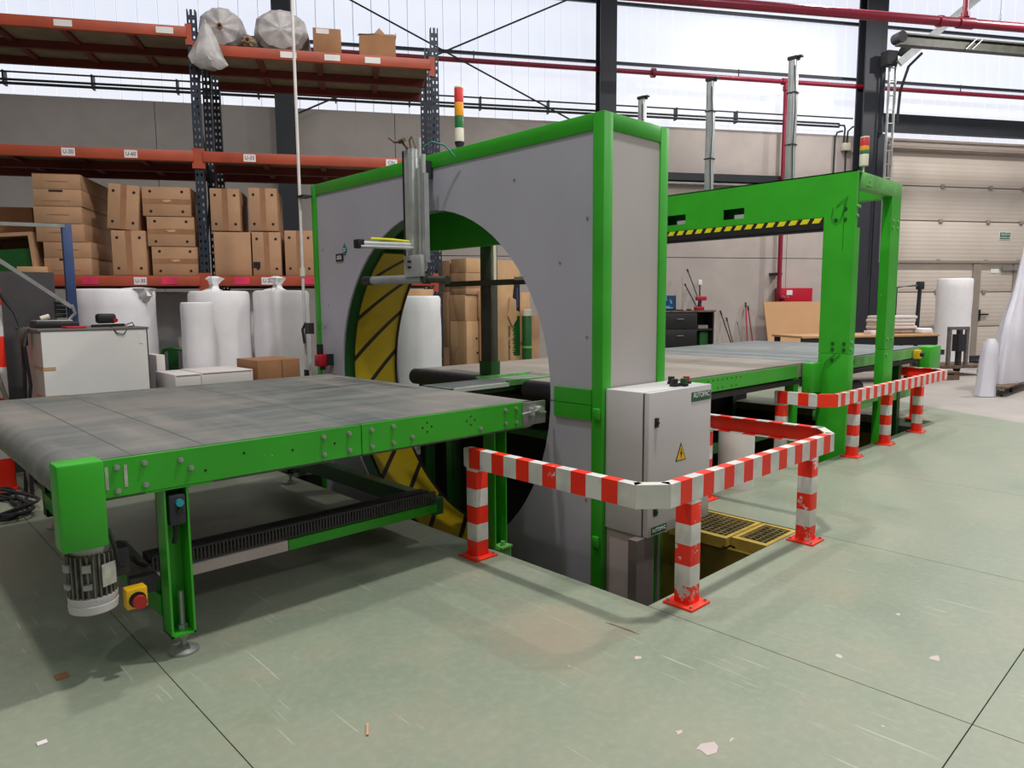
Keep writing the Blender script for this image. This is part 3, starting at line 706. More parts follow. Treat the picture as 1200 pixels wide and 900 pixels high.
T = Thing('film_carriage', 'dark upright mast with a cross arm behind the ring opening', 'mast', (4.03, 4.5, 0))
T.part('mast', MB().box(3.99, 4.07, 4.455, 4.585, .92, 2.02, .004), 'olive'); T.part('mast_foot', MB().box(3.98, 4.08, 4.445, 4.595, .901, 1.02), 'green_dark')
T.part('arm', MB().box(3.95, 3.99, 3.95, 5.02, 1.655, 1.70), 'olive'); T.part('film_shelf', MB().box(3.94, 3.99, 3.80, 4.12, 1.69, 1.715), 'cream')
T.part('hanger', MB().box(3.92, 4.02, 4.42, 4.56, 2.0, 2.1), 'dark'); T.part('guide', MB().box(4.0, 4.03, 4.425, 4.453, 1.7, 2.02), 'cream')

T = Thing('delivery_conveyor', 'grey belt conveyor beyond the green gate', 'conveyor', (8.8, 3.1, 0))
T.part('belt', belt_loop(7.26, 10.6, YN2+.05, YF2-.03, .90, .07), 'belt_grey'); T.part('shade_infill', MB().box(7.4, 10.3, YF2-.03, YF2-.015, PD, .77), 'rubber'); T.part('bed', MB().box(7.35, 10.5, YN2+.03, YF2-.03, .70, .745), 'dark')  # dark sheet below the belt added likewise for shade
T.part('side_plate', MB().box(7.35, 10.3, YN2-.012, YN2, .775, .892), 'green_light'); T.part('side_plate', MB().box(7.35, 10.3, YF2, YF2+.012, .775, .892), 'green')
T.part('end_cover', MB().box(10.42, 10.88, YN2-.10, YN2+.06, .55, .905, .02), 'green')
e2 = T.part('emergency_stop', MB().box(9.98, 10.08, YN2-.10, YN2-.03, .77, .88, .006), 'yellow', label='yellow emergency stop box with red button')
T.part('mushroom_button', MB().cyl((10.03, YN2-.10, .825), (10.03, YN2-.14, .825), .03, 14), 'black', e2)
T.part('plate_slot', MB().box(7.8, 8.1, YN2-.014, YN2-.011, .82, .86), 'hole')
for x in (8.05, 9.7):
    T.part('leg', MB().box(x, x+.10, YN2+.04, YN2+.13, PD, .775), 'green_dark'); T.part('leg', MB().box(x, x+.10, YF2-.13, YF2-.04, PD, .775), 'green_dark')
T.part('drive_unit', MB().box(8.2, 8.9, YN2+.3, YN2+.55, .42, .62, .02).cyl((8.3, YN2+.2, .5), (8.8, YN2+.2, .5), .07, 16), 'dark')
T.part('cross_rail', MB().box(7.4, 10.3, YN2+.05, YN2+.12, .26, .36), 'green_light')

# ================================================================== GREEN GATE
GX, GY0, GY1, GZ = 7.2, 2.77, 5.95, 2.755
T = Thing('green_gate', 'green square gate with yellow black striped beam over the conveyor line', 'machine', (GX, 4.36, PD))
def gpost(x, y, w, d): return MB().box(x, x+d, y, y+w, PD, .986, .003).box(x, x+d, y, y+w, .989, 2.2195)
T.part('front_post', gpost(GX, GY0, .30, .13), 'green'); T.part('front_post', gpost(GX, GY1-.30, .30, .13), 'green')
fb = MB()
zb = 2.30
slots = [(3.93, 4.18), (4.66, 4.91)]
ys = [GY0, 3.93, 4.18, 4.66, 4.91, GY1]
for i, (a, b) in enumerate(zip(ys, ys[1:])):
    if (a, b) in slots: fb.box(GX, GX+.012, a, b, zb-.08, 2.405).box(GX, GX+.012, a, b, 2.515, GZ)
    else: fb.box(GX, GX+.012, a, b, zb-.08, GZ)
fb.box(GX, GX+.13, GY0, GY1, GZ-.012, GZ).box(GX+.012, GX+.06, GY0, GY0+.012, zb-.08, GZ-.012)
T.part('front_beam', fb, 'green')
T.part('beam_back', MB().box(GX+.10, GX+.13, GY0+.02, GY1-.02, zb-.06, GZ-.014), 'green_dark')
for a, b in slots:
    T.part('sensor_bar', MB().box(GX+.02, GX+.05, a+.01, (a+b)/2+.0, 2.405, 2.45), 'alu')
hz = T.part('hazard_strip', MB().box(GX-.008, GX, GY0+.30, GY1-.30, 2.215, 2.335).box(GX-.008, GX+.06, GY0+.30, GY1-.30, 2.20, 2.222), 'black', label='black strip with slanted yellow dashes')
dash = None; y = GY0+.31
k = 0
while y < GY1-.42:
    if dash is None:
        me = finish(MB().prism([(0, .048), (.075, .048), (.105, 0), (.03, 0)], 'x', -.004, 0), 'hazard_yellow', None); dash = True
    o = T.part('yellow_dash', me, None, hz); o.location = Vector((GX-.008, y, 2.282))-T.org; y += .122
T.part('rear_post', gpost(8.16, GY0, .095, .27).box(8.16, 8.43, GY0, GY0+.095, 2.2195, 2.6), 'green'); T.part('rear_post', gpost(8.16, GY1-.095, .095, .27).box(8.16, 8.43, GY1-.095, GY1, 2.2195, 2.6), 'green')
T.part('side_beam', MB().box(GX+.13, 8.44, GY0, GY0+.10, 2.60, GZ, .004), 'green_light'); T.part('side_beam', MB().box(GX+.13, 8.44, GY1-.10, GY1, 2.60, GZ, .004), 'green')
T.part('hatch', MB().box(7.42, 7.56, GY0-.008, GY0, 2.63, 2.73).cyl((7.5, GY0-.008, 2.68), (7.5, GY0-.02, 2.68), .012, 8), 'green_light')
T.part('rear_beam', MB().box(8.25, 8.39, GY0+.14, GY1-.14, 2.60, GZ), 'green')
T.part('lower_rail', MB().box(GX+.13, 8.10, GY0+.02, GY0+.10, .44, .52), 'green_light')
gb = T.part('bolt', finish(MB().cyl((0, 0, 0), (-.012, 0, 0), .016, 8), 'green_dark', None), None)
ps = [(GX, y, z) for y in (2.82, 2.93) for z in (1.03, 1.09)] + [(GX, 2.93, .93), (GX, 2.86, 2.40), (GX, 2.86, 2.30), (GX, 2.95, 2.30)]
for i, p in enumerate(ps):
    if i == 0: gb.location = Vector(p)-T.org
    else: T.copy(gb, Vector(p)-T.org)
gb2 = finish(MB().cyl((0, 0, 0), (0, -.012, 0), .016, 8), 'green_light', None)
for p in ((7.25, GY0, 1.03), (7.25, GY0, 1.10), (8.22, GY0, 2.35), (8.36, GY0, 2.35), (8.22, GY0, 2.28), (8.36, GY0, 2.28), (8.22, GY0, 1.10), (8.36, GY0, 1.10), (8.22, GY0, .93), (7.25, GY0, 2.42), (7.29, GY0, 2.42), (7.25, GY0, 2.33)):
    o = T.part('bolt', gb2, None); o.location = Vector(p)-T.org
T.part('cable_loop', MB().tube([(7.19, 2.95, 2.42), (7.185, 2.90, 2.47), (7.185, 2.84, 2.52), (7.185, 2.86, 2.44), (7.185, 2.90, 2.30), (7.185, 2.95, 2.27), (7.185, 2.99, 2.32), (7.19, 2.98, 2.42)], .003, 6).tube([(7.19, 2.90, .985), (7.185, 2.99, .9), (7.185, 3.02, .80), (7.185, 2.96, .88), (7.19, 2.85, .98)], .003, 6).tube([(7.195, 2.875, 2.46), (7.195, 2.875, 2.0)], .0018, 5), 'green_dark')
# the three long lift columns standing on the gate
for i, (y, lb) in enumerate(((3.58, 'tall aluminium lift column above the gate beside the red drop pipe'), (4.55, 'aluminium lift column above the middle of the gate beam'), (5.51, 'aluminium lift column top peeping over the ring portal'))):
    T = Thing('lift_column', lb, 'actuator', (7.5, y, 2.3), group='lift columns on the gate')
    T.part('profile', MB().box(7.465, 7.535, y-.042, y+.042, 2.3, 4.02, .006), 'alu'); T.part('groove', MB().box(7.458, 7.465, y-.028, y-.018, 2.3, 4.0).box(7.458, 7.465, y+.012, y+.03, 2.3, 4.0), 'alu_dark')
    T.part('cap', MB().box(7.455, 7.545, y-.05, y+.05, 4.02, 4.05).box(7.47, 7.53, y-.09, y-.04, 4.035, 4.05), 'dark')
    T.part('strap', MB().box(7.457, 7.543, y-.05, y+.05, 3.15, 3.162).box(7.457, 7.543, y-.05, y+.05, 3.68, 3.692), 'dark')
    T.part('cable', MB().tube([(7.455, y-.035, 3.95), (7.455, y-.055, 3.5), (7.455, y-.04, 3.1), (7.455, y-.05, 2.7), (7.46, y-.035, 2.4)], .006, 6), 'dark')
    T.part('carriage', MB().box(7.335, 7.46, y-.07, y+.07, 2.32, 2.55), 'dark')

# ================================================================== GUARD RAILS
def gpart_post(T, x, y, mat='post_z', h=.56, s=.092):
    p = T.part('post', MB().box(x-s/2, x+s/2, y-s/2, y+s/2, .008, h, .006), mat)
    T.part('base_plate', MB().box(x-.085, x+.085, y-.085, y+.085, 0, .012, .003), 'rail_red', p)
    for i_ in (-1, 1):
        for j_ in (-1, 1): T.part('anchor_bolt', MB().cyl((x+.066*i_, y+.066*j_, .012), (x+.066*i_, y+.066*j_, .024), .009, 6), 'steel', p)
def rail_beam(p0, p1, inside, h0=.545, h1=.66):
    """C profile: outer web and lips are striped (slot 0), the hollow inner side is plain red (slot 1)"""
    m = MB(); a, b = Vector((p0[0], p0[1], 0)), Vector((p1[0], p1[1], 0)); n = Vector((inside[0], inside[1], 0)).normalized()*.055
    def quad(off0, off1, z0, z1):
        v = [m.bm.verts.new(p) for p in (a+off0+Vector((0, 0, z0)), b+off0+Vector((0, 0, z0)), b+off1+Vector((0, 0, z0)), a+off1+Vector((0, 0, z0)), a+off0+Vector((0, 0, z1)), b+off0+Vector((0, 0, z1)), b+off1+Vector((0, 0, z1)), a+off1+Vector((0, 0, z1)))]
        m._new([m.bm.faces.new([v[i] for i in q]) for q in ((0,3,2,1),(4,5,6,7),(0,1,5,4),(1,2,6,5),(2,3,7,6),(3,0,4,7))])
    z = Vector((0, 0, 0))
    quad(z, n*.08, h0, h1); quad(n*.0801, n, h1-.006, h1); quad(n*.0801, n, h0, h0+.006)
    m.mi = 1; quad(n*.085, n*.11, h0+.0065, h1-.0065)
    return m
T = Thing('guard_rail', 'red and white guard rail around the control cabinet corner', 'guard rail', (2.68, 1.85, 0), group='red white guard rails')
gpart_post(T, 2.685, 3.135); gpart_post(T, 2.99, 1.885, 'post_worn'); gpart_post(T, 4.34, 1.885, 'post_worn'); gpart_post(T, 4.74, 2.86)
T.part('rail', rail_beam((2.635, 1.945), (2.635, 3.19), (1, 0)), ['rail_y', 'rail_red'])
T.part('rail', rail_beam((2.755, 1.835), (4.60, 1.835), (0, 1)), ['rail_x', 'rail_red'])
T.part('rail', rail_beam((4.79, 1.98), (4.79, 2.92), (-1, 0)), ['rail_y', 'rail_red'])
T.part('corner_piece', rail_beam((2.633, 1.947), (2.757, 1.833), (1, 1)), ['rail_white', 'rail_red'], label='plain white chamfered corner')
T.part('corner_piece', rail_beam((4.60, 1.835), (4.79, 1.98), (-1, 1)), ['rail_white', 'rail_red'])
T.part('end_cap', MB().box(2.635, 2.70, 3.19, 3.196, .553, .655), 'rail_white')
T = Thing('guard_rail', 'longer red and white guard rail beside the green gate posts', 'guard rail', (6.48, 2.62, 0), group='red white guard rails')
gpart_post(T, 6.50, 3.10); gpart_post(T, 7.09, 2.655); gpart_post(T, 7.96, 2.655); gpart_post(T, 8.97, 2.655); gpart_post(T, 9.95, 2.98, 'rail_red')
T.part('rail', rail_beam((6.445, 2.74), (6.445, 3.15), (1, 0)), ['rail_y', 'rail_red'])
T.part('rail', rail_beam((6.58, 2.605), (9.85, 2.605), (0, 1)), ['rail_x', 'rail_red'])
T.part('rail', rail_beam((10.02, 2.76), (10.02, 3.2), (-1, 0)), ['rail_y', 'rail_red'])
T.part('corner_piece', rail_beam((6.445, 2.74), (6.58, 2.605), (1, 1)), ['rail_red', 'rail_red']); T.part('corner_piece', rail_beam((9.85, 2.605), (10.02, 2.76), (-1, 1)), ['rail_white', 'rail_red'])

# ================================================================== PIT GRATINGS
def grating(x0, x1, y0, y1, label):
    t = Thing('pit_grating', label, 'grating', ((x0+x1)/2, (y0+y1)/2, -.06), group='pit cover gratings')
    f = .028
    t.part('frame', MB().box(x0, x1, y0, y0+f, -.06, -.004).box(x0, x1, y1-f, y1, -.06, -.004).box(x0, x0+f+.012, y0+f, y1-f, -.075, -.004).box(x1-f, x1, y0+f, y1-f, -.06, -.004), 'grate_yellow')
    m = MB(); x = x0+f+.03
    while x < x1-f: m.box(x, x+.006, y0+f, y1-f, -.036, -.010); x += .045
    y = y0+f+.03
    while y < y1-f: m.box(x0+f, x1-f, y, y+.006, -.034, -.008); y += .045
    t.part('mesh_bars', m, 'grate', kind='stuff')
grating(4.08, 4.505, 2.01, 2.25, 'rusty square-mesh pit grating nearest the guard rail post'); grating(4.03, 4.505, 2.26, 2.72, 'yellow framed pit grating farther back against the conveyor')
single('pit_beam', 'ochre painted steel beam carrying the pit gratings', 'beam', (4.03, 2.4, -.3), MB().box(4.05, 4.10, 2.0, 3.19, -.3, -.077), 'pit')
t = Thing('white_drum', 'white cylinder standing on the floor behind the guard rail by the cabinet', 'drum', (5.24, 2.87, 0))
t.part('body', MB().lathe([(.138, 0), (.142, .02), (.142, .49), (.135, .50)], 5.24, 2.87, 28), 'white'); t.part('lid', MB().lathe([(.145, .49), (.145, .505), (.125, .51)], 5.24, 2.87, 28), 'cream')
single('sheet_offcut', 'grey triangular sheet offcut propped beside the white drum', 'sheet', (5.5, 2.89, 0), MB().prism([(5.44, 0), (5.76, 0), (5.46, .36)], 'y', 2.88, 2.892), 'steel')

# ================================================================== PALLET RACK
RN = 8.0; UP = (-3.98, -1.52, .92)
T = Thing('pallet_rack', 'tall pallet rack with dark blue uprights and orange beams', 'rack', (-1.52, RN, 0), FW)
def upright_mesh(z1):
    m = MB(); w = .085
    m.box(-w/2, -.030, 0, .006, 0, z1).box(-.012, .012, 0, .006, 0, z1).box(.030, w/2, 0, .006, 0, z1)
    m.box(-w/2, -w/2+.006, .006, .075, 0, z1).box(w/2-.006, w/2, .006, .075, 0, z1)
    z = .01
    while z < z1-.06: m.box(-.030, -.012, 0, .005, z, z+.045).box(.012, .030, 0, .005, z, z+.045); z += .075
    return finish(m, 'blue_steel', None)
um = upright_mesh(4.46)
for u in UP:
    for n_ in (RN, RN+.62, RN+1.2):
        o = T.part('upright', um, None); o.location = Vector((u, n_, 0))-T.org
        if n_ == RN: T.part('foot_plate', MB().box(u-.08, u+.08, n_-.03, n_+.11, 0, .01), 'blue_steel', o).location = -o.location
    m = MB()
    for k in range(5): m.obox((u, RN+.08+(.5 if k % 2 else 0), .4+k*.8), (u, RN+.58-(.5 if k % 2 else 0), 1.2+k*.8), .02, .03)
    T.part('lattice', m, 'blue_steel')
levels = [(UP[0], UP[1], 1.815), (UP[1], UP[2], 1.815), (UP[0], UP[1], 3.075), (UP[1], UP[2], 3.075), (UP[0], UP[1], 4.285), (UP[1], UP[2], 4.125)]
tags = {0: (('u', .42, 'U-30', 'paper_label'), ('p', .25, '', 'pink_label'), ('p', .53, '', 'pink_label'), ('u', .84, 'U-30', 'paper_label'), ('p', .90, '', 'pink_label')),
        1: (('p', .19, '', 'pink_label'), ('u', .285, 'U-20', 'paper_label'), ('p', .45, '', 'pink_label')), 2: (('u', .52, 'U-30', 'paper_label'), ('u', .84, 'U-60', 'paper_label'), ('u', .30, 'U-31', 'paper_label')),
        3: (('u', .22, 'U-33', 'paper_label'), ('u', .77, 'CN', 'paper_label'), ('u', .5, 'U-34', 'paper_label')), 4: (('w', .53, '', 'white'), ('w', .9, '', 'white')), 5: (('w', .38, '', 'white'), ('w', .56, '', 'white'), ('w', .73, '', 'white'))}
tags[0] = (('p', .56, '', 'pink_label'), ('u', .75, 'U-30', 'paper_label'), ('p', .86, '', 'pink_label'))
tags[1] = (('p', .15, '', 'pink_label'), ('u', .255, 'U-20', 'paper_label'), ('p', .43, '', 'pink_label'))
tags[2] = (('u', .515, 'U-30', 'paper_label'), ('u', .745, 'U-60', 'paper_label'))
tags[3] = (('u', .205, 'U-33', 'paper_label'), ('u', .80, 'CN', 'paper_label'))
for li, (a, b, z) in enumerate(levels):
    bmain = T.part('beam', MB().box(a+.045, b-.045, RN-.03, RN+.02, z-.105, z, .006), 'orange')
    for uu_ in (a+.008, b-.008-.05):
        T.part('beam_connector', MB().box(a+.0 if uu_ < (a+b)/2 else b-.062, a+.062 if uu_ < (a+b)/2 else b, RN-.012, RN-.004, z-.17, z+.03), 'orange', bmain)
    for n_ in (RN+.60, RN+1.16): T.part('beam', MB().box(a+.045, b-.045, n_, n_+.05, z-.105, z-.005), 'beam_shaded')
    T.part('shelf_board', MB().box(a+.05, b-.05, RN+.03, RN+1.16, z-.022, z-.002), 'deck')
    T.part('shelf_support', (lambda m: [m.box(a+(b-a)*f-.03, a+(b-a)*f+.03, RN+.03, RN+1.16, z-.06, z-.024) for f in (.25, .5, .75)] and m)(MB()), 'beam_shaded', kind='stuff')
    for kd, f, tx, mt_ in tags[li]:
        cx = a+(b-a)*f; hw = .06 if kd == 'u' else (.075 if kd == 'p' else .08)
        hh = .038 if kd == 'u' else (.034 if kd == 'p' else .025)
        if li >= 4: hh = .03
        T.part('shelf_label', MB().box(cx-hw, cx+hw, RN-.034, RN-.031, z-.053-hh, z-.053+hh), mt_, bmain)
        if tx: T.text('label_lettering', tx, .055, (cx, RN-.0345, z-.053), (PI/2, 0, 0), 'ink', bmain, xs=.85)

# ---- cartons
def carton(u0, u1, n0, dp, z0, z1, label, style='v', fr=FW, rz=0, mat='carton', group='cartons on the rack shelf', name='carton', tilt=0, side_mat=None, holes=True):
    cx = (u0+u1)/2; t = Thing(name, label, 'box', (cx, n0+dp/2, z0), fr, group, rz)
    m = MB().box(u0, u1, n0, n0+dp, z0, z1-.002, .004)
    t.part('body', m, mat)
    if style == 'v': t.part('tape', MB().box(cx-.028, cx+.028, n0-.0015, n0+.001, z0+.002, z1-.004).box(cx-.028, cx+.028, n0, n0+dp, z1-.003, z1-.001), 'tape')
    if style == 'h':
        zc = (z0+z1)/2; t.part('tape', MB().box(u0+.002, u1-.002, n0-.0015, n0+.001, zc-.026, zc+.026), 'tape')
        t.part('torn_flap', MB().prism([(cx-.05, zc+.01), (cx+.03, zc+.02), (cx+.05, zc), (cx-.01, zc-.012)], 'y', n0-.006, n0-.001), 'carton_b')
    if style in 'vh' and holes:
        hm = finish(MB().cyl((0, 0, 0), (0, -.003, 0), .014, 10), 'hole', None)
        for i in (.17, .83):
            for j in (.16, .84):
                o = t.part('vent_hole', hm, None); o.location = Vector((u0+(u1-u0)*i, n0, z0+(z1-z0)*j))-t.org
    if style == 'lid':
        t.part('lid_seam', MB().box(u0, u1, n0-.001, n0+.001, z1-.006, z1-.002), 'tape')
        t.part('print', MB().box(cx-.10, cx+.10, n0-.0012, n0, (z0+z1)/2-.006, (z0+z1)/2+.006), 'tape')
    if style == 'slot': t.part('hand_slot', MB().box(cx-.075, cx+.05, n0-.003, n0+.002, z1-.026, z1-.008), 'hole'); t.part('print', MB().box(cx-.14, cx+.12, n0-.0012, n0, z0+.045, z0+.055), 'tape')
    if tilt: t.o.rotation_euler.y += tilt if fr is FM else 0
    return t
N0 = 8.04
ords = ('topmost', 'second from the top', 'third from the top', 'fourth from the top', 'fifth from the top', 'lowest')
zst = [2.82, 2.67, 2.505, 2.335, 2.155, 1.995, 1.82]
for i in range(6):
    sh = (-.02, -.02, -.03, -.02, .035, .03)[i]
    carton(-3.06+sh, -2.63+sh, N0, .95, zst[i+1], zst[i], 'long flat brown carton, %s of the six-high shelf stack' % ords[i], 'slot' if i in (1, 5) else 'lid', mat='carton', group='six-high carton stack')
carton(-2.435, -2.145, N0, .6, 2.285, 2.735, 'taped carton tilted on top beside the six-high stack', 'v', group='taped cartons on the first shelf').o.rotation_euler.rotate_axis('Y', rad(5))
carton(-2.40, -2.08, N0-.01, .6, 1.82, 2.275, 'taped carton with torn lower corner beside the six-high stack', 'v', group='taped cartons on the first shelf')
carton(-2.09, -1.63, N0, .55, 2.425, 2.72, 'wide carton with cross tape, top of the stack beside the blue upright', 'h', group='taped cartons on the first shelf')
carton(-2.06, -1.605, N0, .55, 2.12, 2.42, 'wide carton with cross tape, middle of the stack beside the blue upright', 'h', group='taped cartons on the first shelf')
carton(-2.03, -1.585, N0, .55, 1.82, 2.115, 'wide carton with cross tape, bottom of the stack beside the blue upright', 'h', group='taped cartons on the first shelf')
carton(-1.44, -1.15, N0, .6, 2.285, 2.72, 'taped upright carton standing on the plain untaped carton', 'v', group='taped cartons on the first shelf')
carton(-1.425, -1.06, N0, .6, 1.82, 2.275, 'plain carton without tape or holes on the first shelf', 'n', mat='carton', group='taped cartons on the first shelf')
carton(-1.06, -.775, N0, .6, 2.29, 2.735, 'taped upright carton atop the one with a black sticker', 'v', group='taped cartons on the first shelf')
t = carton(-1.045, -.755, N0, .6, 1.82, 2.28, 'taped carton with a black sticker on its lower corner', 'v', group='taped cartons on the first shelf')
t.part('black_sticker', MB().box(-1.04, -.97, N0-.004, N0, 1.90, 1.965), 'black')
carton(-.715, -.42, N0, .6, 1.82, 2.30, 'taped carton half hidden behind the white air pipe', 'v', group='taped cartons on the first shelf')
t = Thing('open_carton', 'open tilted carton with dark contents beside the six-high stack', 'box', (-3.33, N0+.1, 1.82), FW, 'loose boxes at the shelf end')
t.part('shell', MB().box(-3.62, -3.09, N0, N0+.5, 2.20, 2.235).box(-3.13, -3.09, N0, N0+.5, 1.82, 2.2).box(-3.62, -3.58, N0, N0+.5, 1.82, 2.2).box(-3.58, -3.13, N0+.47, N0+.5, 1.82, 2.2), 'carton'); t.part('contents', MB().box(-3.5, -3.16, N0+.06, N0+.4, 1.82, 2.08), 'green_dark')
t.o.rotation_euler.rotate_axis('Y', rad(-4))
carton(-3.25, -3.0, 7.97, .2, 1.822, 1.905, 'small flat pale carton in front of the open carton', 'n', mat='carton_b', group='loose boxes at the shelf end')
carton(-3.75, -3.30, 8.55, .5, 1.82, 2.55, 'dark brown carton deep in the shelf behind the open carton', 'n', mat='carton_c', group='loose boxes at the shelf end')
# top shelf goods
def puffed(name, label, cat, u, n_, z, r, ln, mat, group, squash=.95, core=True):
    t = Thing(name, label, cat, (u, n_, z), FW, group)
    m = MB(); seg = 36; rings = []
    prof = [(.10, -.012), (.35, 0), (.8, .02), (.97, .07), (1.0, .15), (1.0, ln-.1), (.9, ln-.02), (.3, ln)]
    for q, d in prof:
        ring = []
        for k in range(seg):
            a = 2*PI*k/seg; rr = r*q*(1+.025*math.sin(9*a+q*3)+.02*math.sin(17*a)*q)
            zz = z+r*squash+rr*math.sin(a)*squash
            ring.append(m.bm.verts.new((u+rr*math.cos(a), n_+d+.012*math.sin(7*a)*q, max(z+.003, zz))))
        rings.append(ring)
    fs = []
    for a_, b_ in zip(rings, rings[1:]):
        for k in range(seg): fs.append(m.bm.faces.new((a_[k], a_[(k+1) % seg], b_[(k+1) % seg], b_[k])))
    fs += [m.bm.faces.new(rings[0][::-1]), m.bm.faces.new(rings[-1])]
    t.part('wrap', m, mat)
    if core: t.part('core', MB().cyl((u, n_-.02, z+r*squash), (u, n_+.02, z+r*squash), .03, 14), 'carton_c'); t.part('core_hole', MB().cyl((u, n_-.024, z+r*squash), (u, n_-.018, z+r*squash), .018, 12), 'hole')
    return t
puffed('foam_roll', 'plastic wrapped round roll end beside the hanging bag on the top shelf', 'roll', -1.26, N0+.02, 4.125, .225, .95, 'grey_film', 'rolls on the top shelf')
puffed('foam_roll', 'small brown paper roll between the two wrapped rolls', 'roll', -.99, 8.0, 4.125, .075, .9, 'deck', 'rolls on the top shelf', 1.0)
puffed('foam_roll', 'larger crumpled plastic wrapped roll next to the cartons on the top shelf', 'roll', -.67, N0+.02, 4.125, .275, .95, 'grey_film', 'rolls on the top shelf', .82, False)
carton(-.345, -.06, N0, .5, 4.125, 4.39, 'brown carton with a pale label on the top shelf', 'n', mat='carton_c', group='cartons on the top shelf').part('address_label', MB().box(-.31, -.18, N0-.003, N0, 4.33, 4.38), 'paper_label')
t = Thing('open_carton', 'brown carton with ragged torn flaps at the end of the top shelf', 'box', (.32, N0+.2, 4.125), FW, 'cartons on the top shelf')
t.part('body', MB().box(.13, .51, N0, N0+.42, 4.125, 4.36), 'carton_c'); t.part('flap', MB().prism([(.13, 4.36), (.51, 4.36), (.50, 4.375), (.40, 4.37), (.34, 4.43), (.29, 4.375), (.17, 4.355), (.11, 4.34)], 'y', N0, N0+.008), 'carton'); t.part('flap', MB().prism([(N0, 4.36), (N0+.4, 4.36), (N0+.3, 4.40), (N0+.12, 4.37), (N0+.05, 4.41)], 'x', .512, .52), 'carton_b')
# hanging plastic bag
t = Thing('plastic_bag', 'grey plastic bag hanging down over the rack upright', 'bag', (-1.36, 7.90, 3.86), FW)
m = MB(); prof = [(.02, 4.30), (.05, 4.25), (.085, 4.15), (.125, 4.05), (.155, 3.98), (.15, 3.92), (.09, 3.87), (.02, 3.86)]
rings = []
for q, z in prof:
    ring = []
    for k in range(20):
        a = 2*PI*k/20; rr = q*(1+.10*math.sin(5*a+z*20)+.06*math.sin(9*a+3))
        ring.append(m.bm.verts.new((-1.37+rr*1.08*math.cos(a)+(.03 if z < 3.95 else 0), 7.905+rr*.42*math.sin(a), z+.02*math.sin(3*a)*q/.15)))
    rings.append(ring)
fs = []
for a_, b_ in zip(rings, rings[1:]):
    for k in range(20): fs.append(m.bm.faces.new((a_[k], a_[(k+1) % 20], b_[(k+1) % 20], b_[k])))
fs += [m.bm.faces.new(rings[0][::-1]), m.bm.faces.new(rings[-1])]; m._new(fs)
t.part('film', m, 'grey_film'); t.part('tie', MB().tube([(-1.37, 7.90, 4.29), (-1.38, 7.94, 4.34), (-1.40, 8.05, 4.33)], .012, 8), 'grey_film')

# ---- floor-standing foam rolls
def roll(u, n_, r, z1, label, mat='foam', top='flat', group='white foam rolls below the rack', fr=FW, z0=0, core=False):
    t = Thing('foam_roll', label, 'roll', (u, n_, z0), fr, group)
    ph = random.random()*6; H = z1-z0
    prof = [(r*.98, z0), (r, z0+.02)] + [(r*(1+.012*math.sin(i*1.7+ph)), z0+H*i/10) for i in range(1, 10)] + [(r, z1-.03), (r*.96, z1-.005), (r*.9, z1+.003), (.04, z1+.004)]
    t.part('body', MB().lathe(prof, u, n_, 40, lambda a, z: 1+.010*math.sin(5*a+ph+z*2)+.006*math.sin(11*a)), mat)
    if top == 'knot':
        t.part('gathered_film', MB().lathe([(.10, z1+.003), (.045, z1+.03), (.03, z1+.06), (.05, z1+.09), (.075, z1+.13), (.03, z1+.145)], u-.03, n_-.06, 16, lambda a, z: 1+.33*math.sin(3*a+z*22)+.15*math.sin(7*a)).jitter(.009), 'grey_film' if mat != 'foam' else 'foam')
    if core: t.part('core', MB().lathe([(.05, z1), (.05, z1+.006)], u, n_, 16), 'carton_c')
    return t
roll(-2.26, 7.52, .36, 1.665, 'wide foam roll with loose film behind the white bench', top='n').part('loose_film', MB().lathe([(.03, 1.52), (.07, 1.55), (.11, 1.60), (.10, 1.65), (.12, 1.672), (.03, 1.682)], -2.0, 7.38, 26, lambda a, z: 1+.22*math.sin(4*a+z*30)+.18*math.sin(9*a+z*55)), 'foam')
roll(-2.06, 8.98, .30, 1.66, 'dim foam roll deep under the rack beside the green chair')
roll(-1.325, 7.60, .285, 1.645, 'tall foam roll with gathered film knot below the rack upright', top='knot')
roll(-1.44, 7.12, .145, 1.535, 'narrow foam roll standing before the knotted tall roll')
roll(-1.02, 8.42, .26, 1.67, 'foam roll half hidden between the two tall knotted rolls')
roll(-.735, 7.64, .275, 1.65, 'tall foam roll with film knot beside the portal edge', top='knot')
roll(.645, 7.62, .25, 1.59, 'smooth white foam roll seen through the ring opening', core=True)
single('carton_strip', 'flat brown carton lying on the roll behind the ring opening', 'box', (.65, 7.6, 1.596), MB().box(.44, .80, 7.45, 7.78, 1.596, 1.66, .004), 'carton_b', FW)
t = Thing('plastic_chair', 'green plastic chair back between the foam rolls', 'chair', (-1.95, 8.2, 0), FW)
t.part('backrest', MB().tube([(-2.08, 8.3, .45), (-2.08, 8.32, .95), (-2.04, 8.33, 1.03), (-1.95, 8.33, 1.05), (-1.86, 8.33, 1.03), (-1.82, 8.32, .95), (-1.82, 8.3, .45)], .02, 8).box(-2.0, -1.90, 8.31, 8.33, .5, 1.04), 'green_dark')
t.part('seat', MB().box(-2.1, -1.8, 7.92, 8.32, .42, .45, .01), 'green_dark')
for a_, b_ in ((-2.08, 7.95), (-1.82, 7.95), (-2.08, 8.3), (-1.82, 8.3)): t.part('leg', MB().cyl((a_, b_, 0), (a_, b_, .42), .018, 8), 'green_dark')

